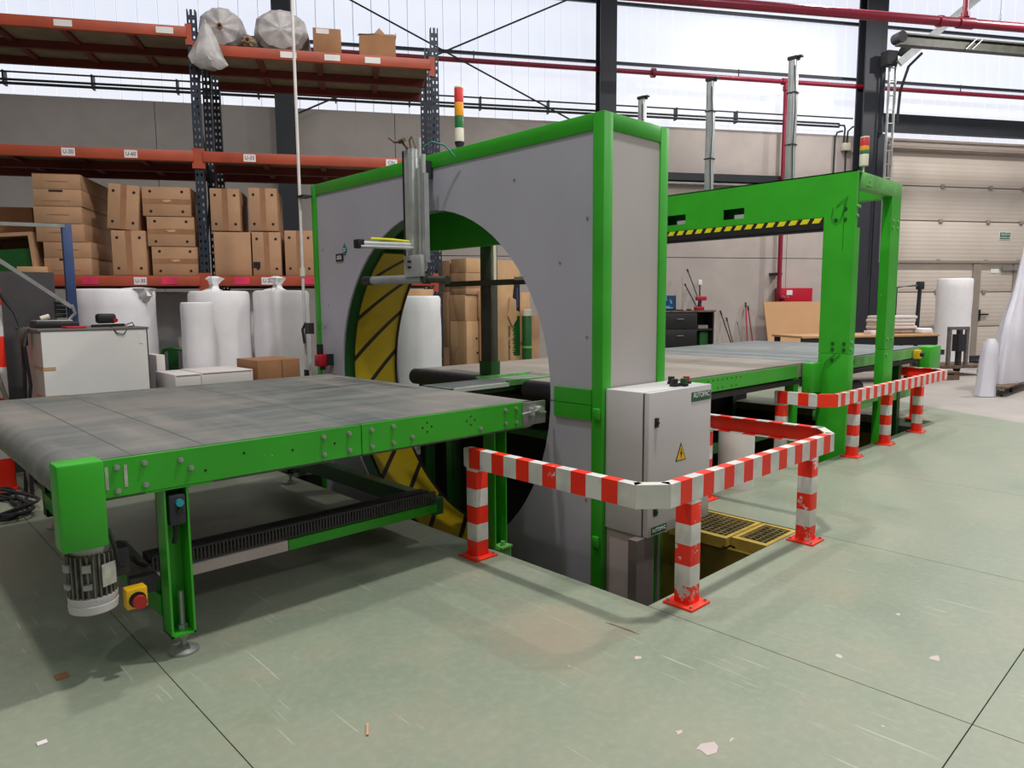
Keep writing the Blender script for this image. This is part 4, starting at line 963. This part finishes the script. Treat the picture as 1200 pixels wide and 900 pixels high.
# ---- white and brown cartons behind the infeed belt, on a low stand
t = Thing('low_stand', 'pale low stand under the white cartons behind the infeed belt', 'stand', (2.5, 6.25, 0))
t.part('top', MB().box(1.95, 3.08, 6.04, 6.58, .74, .78), 'lilac')
for a_, b_ in ((1.98, 6.07), (3.02, 6.07), (1.98, 6.52), (3.02, 6.52)): t.part('leg', MB().box(a_, a_+.04, b_, b_+.04, 0, .74), 'cabinet_dark')
def wcarton(x0, x1, y0, y1, z0, z1, label, mat, seam=True, group='cartons behind the infeed belt'):
    t = Thing('carton', label, 'box', ((x0+x1)/2, (y0+y1)/2, z0), FM, group)
    t.part('body', MB().box(x0, x1, y0, y1, z0, z1, .004), mat)
    if seam: t.part('lid_gap', MB().box(x0+.01, x1-.01, y0-.001, y0+.004, z1-.016, z1-.010), 'gasket')
wcarton(1.97, 2.175, 6.06, 6.56, .78, .945, 'short white carton with dark lid gap beside the narrow white box', 'white_carton'); wcarton(2.18, 2.62, 6.06, 6.56, .78, .95, 'long white carton with dark lid gap behind the infeed belt', 'white_carton')
wcarton(2.66, 2.885, 6.05, 6.5, .78, 1.02, 'brown carton farther from the portal of a matching pair', 'carton_c', False); wcarton(2.89, 3.06, 6.05, 6.5, .78, 1.02, 'brown carton nearer the portal of a matching pair', 'carton_c', False)
wcarton(2.0, 2.07, 6.60, 6.95, 0, 1.08, 'narrow upright white box beside the bench end', 'white_carton', False)

# ================================================================== WHITE BENCH
T = Thing('packing_bench', 'tall bench closed with white boards behind the infeed belt', 'bench', (1.5, 6.75, 0))
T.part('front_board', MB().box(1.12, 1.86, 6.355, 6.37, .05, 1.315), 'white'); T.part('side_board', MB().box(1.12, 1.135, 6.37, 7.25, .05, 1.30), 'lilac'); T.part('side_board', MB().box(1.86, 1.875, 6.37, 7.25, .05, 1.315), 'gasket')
T.part('top', MB().box(1.10, 1.88, 6.35, 7.26, 1.316, 1.335, .003), 'cabinet_dark')
for a_, b_ in ((1.14, 6.38), (1.82, 6.38), (1.14, 7.2), (1.82, 7.2)): T.part('leg', MB().box(a_, a_+.035, b_, b_+.035, 0, 1.3), 'dark')
T.part('tape_strip', MB().box(1.118, 1.20, 6.352, 6.356, 1.02, 1.045).box(1.118, 1.121, 6.37, 6.7, 1.02, 1.045), 'board'); T.part('tape_strip', MB().box(1.118, 1.26, 6.352, 6.356, .80, .825).box(1.118, 1.121, 6.37, 6.7, .80, .825), 'board')
T.part('corner_tape', MB().box(1.80, 1.83, 6.352, 6.356, 1.20, 1.29), 'paper_label')
T = Thing('bench_frame', 'blue steel post with white top bar and grey strut above the white bench', 'frame', (1.45, 6.9, 1.335))
T.part('post', MB().box(1.41, 1.48, 6.83, 6.88, 1.335, 2.18, .003), 'blue_frame'); T.part('top_bar', MB().obox((.55, 6.86, 2.14), (1.43, 6.84, 2.165), .03, .028), 'steel')
T.part('strut', MB().obox((.62, 6.82, 2.14), (1.43, 6.80, 1.50), .03, .03), 'steel'); T.part('hook', MB().tube([(1.43, 6.80, 1.52), (1.45, 6.80, 1.45), (1.40, 6.80, 1.39), (1.30, 6.80, 1.35)], .014, 8), 'steel')
T.part('post', MB().box(.90, .97, 7.25, 7.32, 1.2, 2.10, .003), 'blue_frame')
T.part('coil', (lambda m: [m.cyl((1.32, 6.86, 1.43+i*.035), (1.40, 6.86, 1.43+i*.035), .016, 8) for i in range(4)] and m)(MB()), 'rubber')
T.part('bracket', MB().box(.55, 1.0, 7.2, 7.3, 1.1, 1.2).box(.90, .97, 7.25, 7.32, 0, 1.2), 'dark')
t = Thing('tape_gun', 'black hand scanner with red lens lying on the white bench', 'scanner', (1.66, 6.6, 1.335))
t.part('body', MB().box(1.56, 1.70, 6.56, 6.66, 1.365, 1.445, .02), 'black'); t.part('handle', MB().obox((1.52, 6.58, 1.345), (1.76, 6.6, 1.35), .05, .022), 'black'); t.part('red_lens', MB().cyl((1.69, 6.555, 1.39), (1.69, 6.562, 1.39), .018, 14), 'red_button')
t.part('cord', MB().tube([(1.76, 6.56, 1.35), (1.80, 6.5, 1.37), (1.79, 6.42, 1.345), (1.73, 6.365, 1.335), (1.69, 6.347, 1.28), (1.64, 6.347, 1.29), (1.60, 6.36, 1.345)], .004, 6), 'rubber')
t = Thing('label_printer', 'black label printer with pale lid at the bench end', 'printer', (1.3, 6.75, 1.335))
t.part('body', MB().box(1.14, 1.44, 6.62, 6.88, 1.335, 1.385, .01), 'black'); t.part('lid', MB().box(1.15, 1.40, 6.64, 6.86, 1.385, 1.398, .005), 'steel'); t.part('red_cloth', MB().box(1.30, 1.44, 6.40, 6.6, 1.335, 1.350, .006), 'red_cab')
t.part('paper_roll', MB().cyl((1.18, 6.66, 1.41), (1.24, 6.66, 1.43), .02, 12), 'cream')
t = Thing('hanging_cables', 'black cables drooping down beside the white bench', 'cable', (1.05, 6.9, 0))
t.part('cable', MB().tube([(.62, 7.0, 1.78), (.80, 7.0, 1.76), (.95, 6.98, 1.64), (1.05, 6.9, 1.46), (1.07, 6.8, 1.32), (1.06, 6.75, 1.0), (1.04, 6.75, .6), (1.0, 6.75, .02)], .014, 8), 'rubber'); t.part('cable', MB().tube([(1.09, 6.7, 1.33), (1.05, 6.6, 1.2), (1.07, 6.6, .9), (1.03, 6.65, .5), (1.02, 6.6, .02)], .012, 8), 'rubber')
t.part('plug', MB().box(1.04, 1.09, 6.68, 6.73, 1.2, 1.34, .005), 'olive'); t.part('conduit', MB().tube([(.85, 7.0, 1.25), (.98, 6.85, .6), (1.04, 6.7, .02)], .018, 8), 'cabinet_dark')
single('dark_screen', 'dark blank board standing behind the white bench', 'board', (1.1, 7.85, 0), MB().box(.55, 1.5, 7.72, 7.75, 0, 1.82), 'gasket')
t = Thing('column_guard', 'red and white banded square guard post beyond the cable coil', 'guard post', (.80, 7.13, 0))
t.part('post', MB().box(.55, .985, 7.0, 7.26, 0, 1.95, .02), 'guard_z'); t.part('foot', MB().box(.50, .99, 6.98, 7.3, 0, .02), 'rail_red')
t = Thing('cable_coil', 'tangle of black cables lying on the floor beyond the conveyor end', 'cable', (.9, 6.5, 0))
for i in range(6):
    m = MB(); p = []
    for k in range(26):
        a = 2*PI*k/25; p.append((.74+(.17+.02*i*.5)*math.cos(a+i)*1.0+.05*math.sin(3*a+i), 6.38+(.34+.03*i)*math.sin(a+i)+.04*math.cos(2*a), .014+.012*i+.006*math.sin(4*a)))
    t.part('cable', m.tube(p, .012, 7), 'rubber')

# ================================================================== TALL CARTONS BEHIND THE RING
def tcarton(x0, x1, y0, y1, z0, z1, label, mat='carton', holes=None, group='tall cartons behind the ring opening'):
    t = Thing('carton', label, 'box', ((x0+x1)/2, (y0+y1)/2, z0), FM, group)
    t.part('body', MB().box(x0, x1, y0, y1, z0, z1, .004), mat)
    if holes:
        hm = finish(MB().cyl((0, 0, 0), (0, -.003, 0), .014, 10), 'hole', None)
        for hx, hz_ in holes: t.part('vent_hole', hm, None).location = Vector((hx, y0, hz_))-t.org
    return t
X5 = 5.6
t = tcarton(X5, 6.0, 6.72, 7.02, 1.30, 1.62, 'upper middle carton of the tall column seen through the ring', 'carton_b')
tcarton(X5, 6.0, 6.7, 7.02, .70, 1.296, 'lower carton with black print in the tall column through the ring', 'carton_b', ((5.76, 1.08), (5.86, 1.08), (5.77, .9), (5.88, .9)))
tcarton(X5, 6.0, 6.7, 7.02, 0, .696, 'bottom carton of the tall column below the belt line', 'carton_b')
tcarton(X5, 5.83, 6.70, 7.0, 1.624, 1.70, 'thin flat carton beneath the top pair of the tall column', 'carton')
tcarton(X5, 5.84, 6.70, 7.0, 1.704, 1.885, 'second carton from the top of the tall column', 'carton'); tcarton(X5+.01, 5.99, 6.70, 7.0, 1.889, 2.06, 'topmost carton of the tall column through the ring', 'carton_b')
t = tcarton(5.77, 5.97, 6.60, 6.68, 1.33, 1.66, 'small carton flap panel with vent holes before the tall column', 'carton_b', ((5.82, 1.60), (5.91, 1.59), (5.83, 1.36), (5.92, 1.36)))
t.part('bracket', MB().box(5.77, 5.96, 6.62, 6.66, .0, 1.33), 'carton')
tcarton(5.62, 5.95, 7.04, 7.28, 0, .96, 'lower dim carton beside the tall column', 'carton'); tcarton(5.62, 5.95, 7.04, 7.28, .963, 1.66, 'middle dim carton beside the tall column', 'carton'); tcarton(5.62, 5.95, 7.04, 7.28, 1.663, 2.05, 'top dim carton beside the tall column', 'carton')
t = tcarton(6.38, 6.80, 7.0, 7.35, 0, 2.08, 'tallest carton with a torn hole and grass print', 'carton_b')
t.part('torn_hole', MB().prism([(6.70, 1.80), (6.80, 1.79), (6.80, 1.40), (6.72, 1.42), (6.67, 1.60)], 'y', 6.996, 7.001), 'hole'); t.part('torn_flap', MB().prism([(6.60, 1.60), (6.70, 1.56), (6.72, 1.30), (6.64, 1.20), (6.56, 1.34)], 'y', 6.97, 6.99), 'carton_b')
m = MB()
pl = [(6.80, .80), (6.80, 1.34)]; zz = 1.34
while zz > .82: pl += [(6.70+random.uniform(-.02, .02), zz), (6.66+random.uniform(-.02, .02), zz-.012)]; zz -= .03
t.part('grass_print', m.prism(pl+[(6.70, .80)], 'y', 6.997, 7.0), 'green_dark')
t.text('vertical_lettering', 'SYNTHETIC GRASS', .055, (6.60, 6.996, .98), (PI/2, -PI/2, 0), 'ink'); t.part('blue_contents', MB().cyl((6.745, 7.0, 1.45), (6.745, 7.0, 1.72), .02, 10), 'blue_frame')
tcarton(6.83, 7.02, 7.02, 7.4, 0, 1.66, 'plain carton standing beside the grass print carton', 'carton_b').part('tape', MB().box(6.83, 7.02, 7.018, 7.021, .94, .99), 'tape')
tcarton(7.03, 7.30, 7.1, 7.5, 0, 1.35, 'shorter carton at the end of the tall row', 'carton')
t = Thing('wrapped_roll', 'green wrapped slim roll with pale band leaning on the grass carton', 'roll', (6.86, 6.93, 0), FM)
t.part('wrap', MB().lathe([(.06, 0), (.065, .05), (.065, 1.33), (.05, 1.36)], 6.86, 6.92, 18), 'green_dark'); t.part('end_band', MB().lathe([(.066, 1.34), (.066, 1.42), (.04, 1.43)], 6.86, 6.92, 18), 'cream'); t.part('foot_band', MB().lathe([(.068, .9), (.068, .93)], 6.86, 6.92, 18), 'green_light')

# ================================================================== BACK WALL FITTINGS (hall axes)
T = Thing('sprinkler_pipe', 'dark red pipe along the daylight band with a drop pipe to the hose cabinet', 'pipe', (9.8, 14.8, 0), FW)
T.part('main_pipe', MB().cyl((-8, 14.82, 6.40), (19, 14.82, 6.40), .05, 14), 'red_pipe'); T.part('drop_pipe', MB().cyl((9.56, 14.80, 1.68), (9.56, 14.80, 6.40), .05, 14).tube([(9.56, 14.8, 1.72), (9.59, 14.8, 1.62), (9.70, 14.79, 1.59)], .055, 12), 'red_pipe')
T.part('coupling', MB().cyl((9.47, 14.82, 6.40), (9.65, 14.82, 6.40), .075, 14).cyl((9.56, 14.8, 6.2), (9.56, 14.8, 6.3), .07, 14), 'red_pipe'); T.part('coupling', MB().cyl((6.35, 14.82, 6.40), (6.43, 14.82, 6.40), .10, 14), 'red_pipe'); T.part('bracket', MB().box(9.46, 9.66, 14.84, 15.07, 2.12, 2.18), 'dark')
T.part('hanger', (lambda m: [m.cyl((x, 14.82, 6.4), (x, 14.82, 6.6), .012, 6) for x in (2.5, 8.4, 14.2)] and m)(MB()), 'dark', kind='stuff')
T = Thing('fire_pipe', 'thick red fire pipe crossing the daylight band in front of the columns', 'pipe', (10, 12.0, 6.7), FW)
T.part('main_pipe', MB().cyl((4, 12, 6.70), (17, 12, 6.80), .085, 16), 'red_pipe'); T.part('riser', MB().cyl((11.5, 12, 6.78), (11.5, 12, 9.5), .05, 12).cyl((11.5, 12, 6.86), (11.5, 12, 6.95), .075, 14), 'red_pipe')
T.part('coupling', MB().cyl((11.35, 12, 6.755), (11.68, 12, 6.758), .105, 14), 'red_pipe'); T.part('coupling', MB().cyl((10.9, 12, 6.75), (10.98, 12, 6.752), .105, 14), 'red_pipe'); T.part('drop_wire', MB().cyl((12.3, 12, 6.8), (12.3, 12, 9.4), .006, 6).cyl((12.3, 12, 6.88), (12.3, 12, 6.97), .02, 8), 'steel')
T = Thing('hose_cabinet', 'bright red fire hose cabinet at the foot of the drop pipe', 'cabinet', (10.1, 14.98, 1.54), FW)
T.part('body', MB().box(9.62, 10.48, 14.86, 15.06, 1.22, 1.83, .008), 'red_cab'); T.part('label', MB().box(9.80, 9.95, 14.855, 14.86, 1.67, 1.78), 'paper_label'); T.part('handle', MB().cyl((9.83, 14.86, 1.62), (9.83, 14.84, 1.62), .02, 10), 'steel')
T = Thing('cable_conduits', 'bundle of dark conduits along the top of the concrete wall', 'conduit', (2, 14.95, 5.5), FW)
for z, r in ((5.52, .026), (5.585, .022), (5.72, .016)): T.part('conduit', MB().cyl((-8.4, 14.93, z), (11.05 if z < 5.6 else 11.4, 14.93, z), r, 10), 'dark')
mm = finish(MB().box(-.015, .015, 14.91, 15.06, 5.49, 5.745), 'dark', None)
for k in range(13): T.part('saddle', mm, None).location = Vector((-7.5+1.45*k, 0, 0))-T.org + Vector((0, 0, 0)) if False else Vector((-7.5+1.45*k-T.org.x, -T.org.y, -T.org.z))
T = Thing('junction_box', 'small pale junction box with grey conduits beside the dark column', 'junction box', (11.3, 15.0, 5.0), FW)
T.part('box', MB().box(11.21, 11.40, 14.95, 15.06, 5.01, 5.18, .01), 'cream'); T.part('box', MB().box(11.50, 11.6, 15.0, 15.06, 4.98, 5.08, .01), 'lilac')
T.part('conduit', MB().tube([(11.02, 15.03, 4.2), (11.03, 15.03, 5.3), (11.08, 15.03, 5.42), (11.2, 15.0, 5.45)], .022, 8).tube([(11.26, 15.03, 5.18), (11.26, 15.0, 5.5), (11.2, 14.95, 5.56), (11.05, 14.95, 5.56)], .02, 8).tube([(11.34, 15.03, 5.18), (11.34, 15.0, 5.45), (11.42, 14.95, 5.54), (11.6, 14.95, 5.54)], .02, 8).tube([(11.33, 15.03, 5.01), (11.33, 15.03, 4.2)], .018, 8), 'dark')
T = Thing('wall_trunking', 'dark horizontal trunking with a pale lower edge on the concrete wall', 'trunking', (8, 15, 4.2), FW)
T.part('trunk', MB().box(5.6, 9.66, 14.9, 15.06, 4.20, 4.36), 'dark'); T.part('edge', MB().box(5.6, 9.66, 14.89, 15.06, 4.12, 4.16), 'steel')
T = Thing('cable_ladder', 'pale cable ladder climbing the dark column and turning up along a strut', 'cable tray', (11.75, 14.35, 2.4), FW)
m = MB().box(11.86, 11.88, 14.36, 14.42, 2.4, 6.95).box(12.02, 12.04, 14.36, 14.42, 2.4, 6.95)
T.part('rail', m, 'alu'); T.part('rung', (lambda m: [m.box(11.88, 12.02, 14.38, 14.40, 2.5+.3*k, 2.52+.3*k) for k in range(15)] and m)(MB()), 'alu', kind='stuff'); T.part('strut', MB().obox((11.95, 14.2, 6.75), (13.9, 13.4, 8.5), .10, .16), 'alu'); T.part('cable', MB().tube([(12.1, 14.35, 5.5), (12.1, 14.3, 6.2), (12.2, 14.2, 6.7), (12.4, 14.05, 6.95)], .03, 8), 'rubber')
T.part('junction', MB().box(11.72, 11.98, 14.28, 14.5, 6.75, 7.05).cyl((12.05, 14.25, 7.05), (12.2, 14.25, 7.0), .12, 14), 'rubber')
T = Thing('crane_beam', 'grey green steel beam fixed to the dark column above the door', 'beam', (12, 13.2, 6.75), FW)
T.part('girder', MB().box(10.95, 17, 13.0, 13.16, 6.68, 6.72).box(10.95, 17, 13.06, 13.10, 6.72, 6.88).box(10.95, 17, 13.0, 13.16, 6.88, 6.91), 'olive'); T.part('clip', MB().obox((12.5, 12.98, 6.68), (12.75, 12.98, 6.9), .03, .02).obox((12.65, 12.98, 6.68), (12.9, 12.98, 6.9), .03, .02), 'steel')
T.part('hub', MB().cyl((10.98, 12.98, 6.83), (10.98, 13.2, 6.83), .11, 16), 'rubber')
t = Thing('exit_sign', 'small green exit sign on the sectional door', 'sign', (16.1, 15.0, 3.1), FW)
t.part('plate', MB().box(15.86, 16.20, 15.072, 15.085, 3.03, 3.22), 'sign_white'); t.part('green_field', MB().box(15.875, 16.185, 15.066, 15.072, 3.045, 3.205), 'sign_green')
t.text('lettering', 'SALIDA', .085, (16.03, 15.065, 3.155), (PI/2, 0, 0), 'sign_white'); t.text('lettering', 'EMERGENCIA', .05, (16.03, 15.065, 3.08), (PI/2, 0, 0), 'sign_white')
single('door_notice', 'small white notice with a dark line on the wicket door', 'sign', (15.8, 15.08, 2.2), MB().box(15.68, 15.92, 15.075, 15.088, 2.20, 2.30), 'sign_white', FW)

# ================================================================== GOODS ALONG THE BACK WALL
T = Thing('tool_cabinet', 'black chest of drawers with a side shelf against the concrete wall', 'cabinet', (6.7, 14.1, 0), FW)
T.part('carcass', MB().box(5.7, 7.02, 13.8, 14.5, 0, 1.31, .004), 'black'); T.part('top', MB().box(5.68, 7.44, 13.78, 14.52, 1.31, 1.345), 'wood')
for z0, z1 in ((.97, 1.29), (.60, .94), (.08, .57)):
    d_ = T.part('drawer', MB().box(5.74, 7.0, 13.785, 13.80, z0, z1, .004), 'black'); T.part('handle', MB().box(6.55, 6.70, 13.765, 13.785, z1-.13, z1-.115), 'steel', d_)
T.part('side_shelf', MB().box(7.02, 7.42, 13.82, 14.5, .92, .96).box(7.39, 7.42, 13.82, 14.5, 0, 1.31).box(7.02, 7.4, 14.2, 14.24, .96, 1.31), 'black'); T.part('shelf_box', MB().box(7.08, 7.3, 13.86, 14.1, .96, 1.03), 'steel')
T.part('green_bin', MB().box(7.14, 7.34, 13.9, 14.2, .2, .9, .02), 'green_dark')
t = Thing('laptop', 'laptop with blue lit screen on the black cabinet', 'computer', (6.5, 14.05, 1.345), FW)
t.part('base', MB().box(6.2, 6.72, 13.85, 14.15, 1.345, 1.365, .004), 'black'); t.part('lid', MB().box(6.2, 6.70, 14.15, 14.17, 1.365, 1.66, .004), 'black'); t.part('screen', MB().box(6.22, 6.68, 14.146, 14.15, 1.385, 1.645), 'screen')
single('computer_mouse', 'black mouse beside the laptop', 'mouse', (6.9, 13.95, 1.345), MB().box(6.86, 6.94, 13.9, 14.0, 1.345, 1.375, .012), 'black', FW)
t = Thing('power_drill', 'red cordless drill standing upright on the black cabinet', 'drill', (7.2, 14.0, 1.345), FW)
t.part('battery', MB().box(7.06, 7.26, 13.95, 14.05, 1.345, 1.42, .01), 'red_cab'); t.part('grip', MB().obox((7.16, 14, 1.42), (7.18, 14, 1.55), .05, .06), 'black'); t.part('motor_housing', MB().box(7.08, 7.32, 13.96, 14.04, 1.55, 1.64, .02), 'red_cab')
def stick(u0, z0, u1, z1, n0, n1, label, mat, head=None, r=.014):
    t = Thing('broom_handle', label, 'tool', (u0, n0, z0), FW, 'long handles leaning on the wall')
    t.part('pole', MB().cyl((u0, n0, z0), (u1, n1, z1), r, 8), mat)
    if head: t.part('head', MB().box(u1-.045, u1+.045, n1-.03, n1+.03, z1-.02, z1+.10, .01), head)
    else: t.part('grip', MB().cyl((u1-(u1-u0)*.07, n1-(n1-n0)*.07, z1-(z1-z0)*.07), (u1, n1, z1), r*1.5, 8), 'black')
stick(7.40, 1.345, 7.30, 2.25, 14.3, 14.88, 'long dark pole leaning on the wall above the black cabinet', 'olive')
stick(7.30, 1.345, 7.16, 1.92, 14.3, 14.7, 'short dark pole leaning beside the long pole above the cabinet', 'dark')
stick(7.50, 0, 7.62, 1.92, 14.5, 14.9, 'dark pole with white head standing by the cabinet edge', 'dark', 'white', .018)
stick(8.48, 0, 8.20, 1.32, 14.55, 15.0, 'black handle with thick top, first beside the black cabinet', 'dark')
stick(8.50, 0, 8.36, 1.16, 14.6, 15.0, 'shorter dark handle crossing the black one at the wall', 'olive')
stick(8.70, 0, 8.64, 1.06, 14.6, 15.0, 'thin pale rod between the dark and red handles', 'wood', None, .006)
stick(8.74, 0, 8.84, 1.5, 14.6, 15.0, 'red broom handle leaning next to the fibreboard', 'red_cab')
stick(8.92, 0, 8.90, 1.42, 14.6, 15.0, 'dark red handle crossing the red broom handle', 'red_pipe')
m = MB(); m.prism([(9.12, 0), (10.75, 0), (10.70, 1.56), (9.10, 1.56)], 'y', 14.3, 14.33)
fb_ = single('fibreboard_sheet', 'plain brown fibreboard sheet leaning on the wall below the hose cabinet', 'board', (9.9, 14.3, 0), m, 'board', FW); fb_.rotation_euler.rotate_axis('X', rad(-14))
# work table beyond the gate
T = Thing('work_table', 'wooden topped table on black legs beyond the green gate', 'table', (9.1, 11.4, 0), FW)
T.part('top', MB().box(7.70, 10.56, 11.15, 12.1, .86, .90, .004), 'board'); T.part('apron', MB().box(7.72, 10.54, 11.17, 11.2, .70, .86).box(10.51, 10.54, 11.2, 12.08, .70, .86), 'black')
for a_, b_ in ((7.74, 11.18), (10.44, 11.18), (7.74, 12.0), (10.44, 12.0)): T.part('leg', MB().box(a_, a_+.08, b_, b_+.08, 0, .86), 'black')
T.part('lower_shelf', MB().box(7.8, 10.5, 11.3, 12.0, .22, .26), 'wood')
t = Thing('bag_stack', 'stack of white plastic bags on the work table behind the gate post', 'bags', (10.0, 11.6, .90), FW)
for k in range(4): t.part('bag', MB().box(9.58+random.uniform(-.03, .03), 10.28+random.uniform(-.03, .03), 11.42, 11.9, .99+k*.062, 1.05+k*.062, .02), 'white_carton')
t.part('bottom_roll', MB().cyl((9.55, 11.5, .945), (10.25, 11.5, .945), .045, 14).box(9.6, 10.25, 11.5, 11.9, .90, .99), 'grey_film')
single('sheet_roll', 'flat white folded sheet at the table end', 'sheet', (10.4, 11.5, .9), MB().box(10.30, 10.55, 11.3, 11.95, .90, 1.0, .03), 'foam', FW); 
single('paper_block', 'small white paper block on the table beside the gate post', 'paper', (9.35, 11.4, .9), MB().box(9.22, 9.45, 11.3, 11.5, .90, .97, .005), 'paper_label', FW)
t = Thing('tube_frame', 'dark wrapped tube arch standing behind the work table', 'frame', (10.85, 12.4, 0), FW)
t.part('arch', MB().tube([(10.62, 12.4, 0), (10.62, 12.4, 1.78), (11.20, 12.4, 1.83), (11.18, 12.4, 1.2), (11.16, 12.4, 0)], .042, 10), 'dark'); t.part('cross_bar', MB().cyl((10.62, 12.4, .55), (11.17, 12.4, .55), .03, 8), 'dark'); t.part('corner_wrap', MB().box(11.14, 11.26, 12.34, 12.46, 1.74, 1.90, .02), 'rubber')
roll(12.86, 13.25, .345, 1.99, 'tall white roll standing near the sectional door', group='foam rolls near the door')
t = Thing('roll_trolley', 'dark steel roll trolley with upright frame near the door', 'trolley', (11.7, 12.2, 0), FW)
t.part('base', MB().box(11.32, 12.5, 11.9, 12.7, .16, .22), 'wood'); t.part('upright_frame', MB().box(11.54, 11.60, 11.95, 12.01, .2, .95).box(11.96, 12.02, 11.95, 12.01, .2, .95).box(11.54, 12.02, 11.95, 12.01, .93, .99), 'motor'); t.part('box', MB().box(11.72, 11.90, 11.9, 12.06, .5, .84), 'dark'); t.part('post', MB().box(11.77, 11.85, 11.94, 12.02, .2, .93), 'dark')
for a_, b_ in ((11.42, 12.0), (12.4, 12.0), (12.4, 12.6), (11.42, 12.6)): t.part('caster', MB().cyl((a_, b_-.02, .08), (a_, b_+.02, .08), .08, 14).box(a_-.02, a_+.02, b_-.04, b_+.04, .1, .16), 'rubber')
t.part('side_beam', MB().box(11.1, 11.46, 11.96, 12.02, .44, .54), 'dark')
t = Thing('wooden_pallet', 'dark brown pallet stack beside the guard rail end', 'pallet', (10.9, 11.6, 0), FW)
for z0, z1 in ((.0, .10), (.13, .16)):
    for k in range(4): t.part('board', MB().box(10.58, 11.25, 11.35+.18*k, 11.47+.18*k, z0+ (0 if z0 else 0), z1), 'wood')
t.part('block', MB().box(10.58, 10.7, 11.36, 12.0, .10, .13).box(11.13, 11.25, 11.36, 12.0, .10, .13).box(10.86, 10.98, 11.36, 12.0, .10, .13), 'wood')
single('white_bale', 'low white carton on the floor under the work table', 'box', (9.7, 11.6, .26), MB().box(9.3, 10.2, 11.45, 11.95, .26, .55, .01), 'white_carton', FW)
single('forklift_forks', 'dark steel fork bars on the floor before the door', 'forks', (13.8, 13.8, 0), MB().box(13.35, 14.7, 13.9, 14.0, .12, .22).box(13.35, 14.6, 14.2, 14.3, .0, .08).box(13.35, 13.47, 13.9, 14.3, 0, .12).box(14.4, 14.5, 13.9, 14.0, 0, .12), 'dark', FW)
# draped roll on a dolly at the picture edge
T = Thing('wheeled_dolly', 'flat wooden dolly on casters carrying the draped pile', 'dolly', (14.0, 2.85, 0))
T.part('deck', MB().box(13.14, 15.6, 2.64, 3.06, .135, .165, .004), 'wood')
for a_, b_ in ((13.22, 2.73), (13.95, 2.75), (15.45, 2.73), (15.45, 2.98)):
    c_ = T.part('caster', MB().cyl((a_, b_-.018, .052), (a_, b_+.018, .052), .052, 14), 'rubber'); T.part('fork', MB().box(a_-.03, a_+.03, b_-.028, b_+.028, .09, .135), 'steel', c_)
def cloth(prof, cx, cy, hx, hy, lean=0, seed=0, seg=44, pw=3):
    m = MB(); rings = []
    for f, z in prof:
        ring = []
        for k in range(seg):
            a_ = 2*PI*k/seg; wv = 1+.045*math.sin(6*a_+z*1.5+seed)+.02*math.sin(13*a_+2*z+seed)
            c_, s_ = math.cos(a_), math.sin(a_); q = (abs(c_)**pw+abs(s_)**pw)**(-1/pw)
            ring.append(m.bm.verts.new((cx+lean*z+hx*f*wv*c_*q, cy+hy*f*wv*s_*q, z)))
        rings.append(ring)
    fs = []
    for a_, b_ in zip(rings, rings[1:]):
        for k in range(seg): fs.append(m.bm.faces.new((a_[k], a_[(k+1) % seg], b_[(k+1) % seg], b_[k])))
    fs += [m.bm.faces.new(rings[0][::-1]), m.bm.faces.new(rings[-1])]; m._new(fs); return m
single('draped_pile', 'tall pile under a white translucent sheet on the dolly', 'pile', (14.35, 3.15, .166), cloth(((1.02, .166), (1.02, .4), (1.01, .7), (.98, .95), (.83, 1.25), (.60, 1.6), (.48, 1.95), (.39, 2.25), (.32, 2.55), (.25, 2.62)), 14.46, 2.86, .95, .225, .3, 0, 44, 2.3), 'drape')
single('hanging_sheet', 'white sheet fold falling to the floor beside the dolly wheels', 'sheet', (13.2, 3.1, 0), cloth(((1.15, .008), (1.0, .2), (.98, .45), (.92, .65), (.75, .82), (.4, .9)), 13.10, 2.93, .14, .13, .22, 2, 28, 2), 'drape')

# ================================================================== LITTER ON THE FLOOR
single('wood_chip', 'small brown cardboard scrap lying in front of the conveyor motor', 'debris', (.554, 3.26, 0), MB().box(.53, .575, 3.24, 3.285, .0005, .008), 'carton_c')
single('wood_splinter', 'pale wood splinter lying alone on the open floor', 'debris', (1.25, 2.07, 0), MB().obox((1.27, 2.105, .004), (1.232, 2.045, .004), .008, .006), 'carton_b')
single('paper_scrap', 'tiny pale paper scrap on the floor in front of the cardboard scrap', 'debris', (.40, 2.8, 0), MB().box(.385, .415, 2.785, 2.81, .0005, .004), 'paper_label')
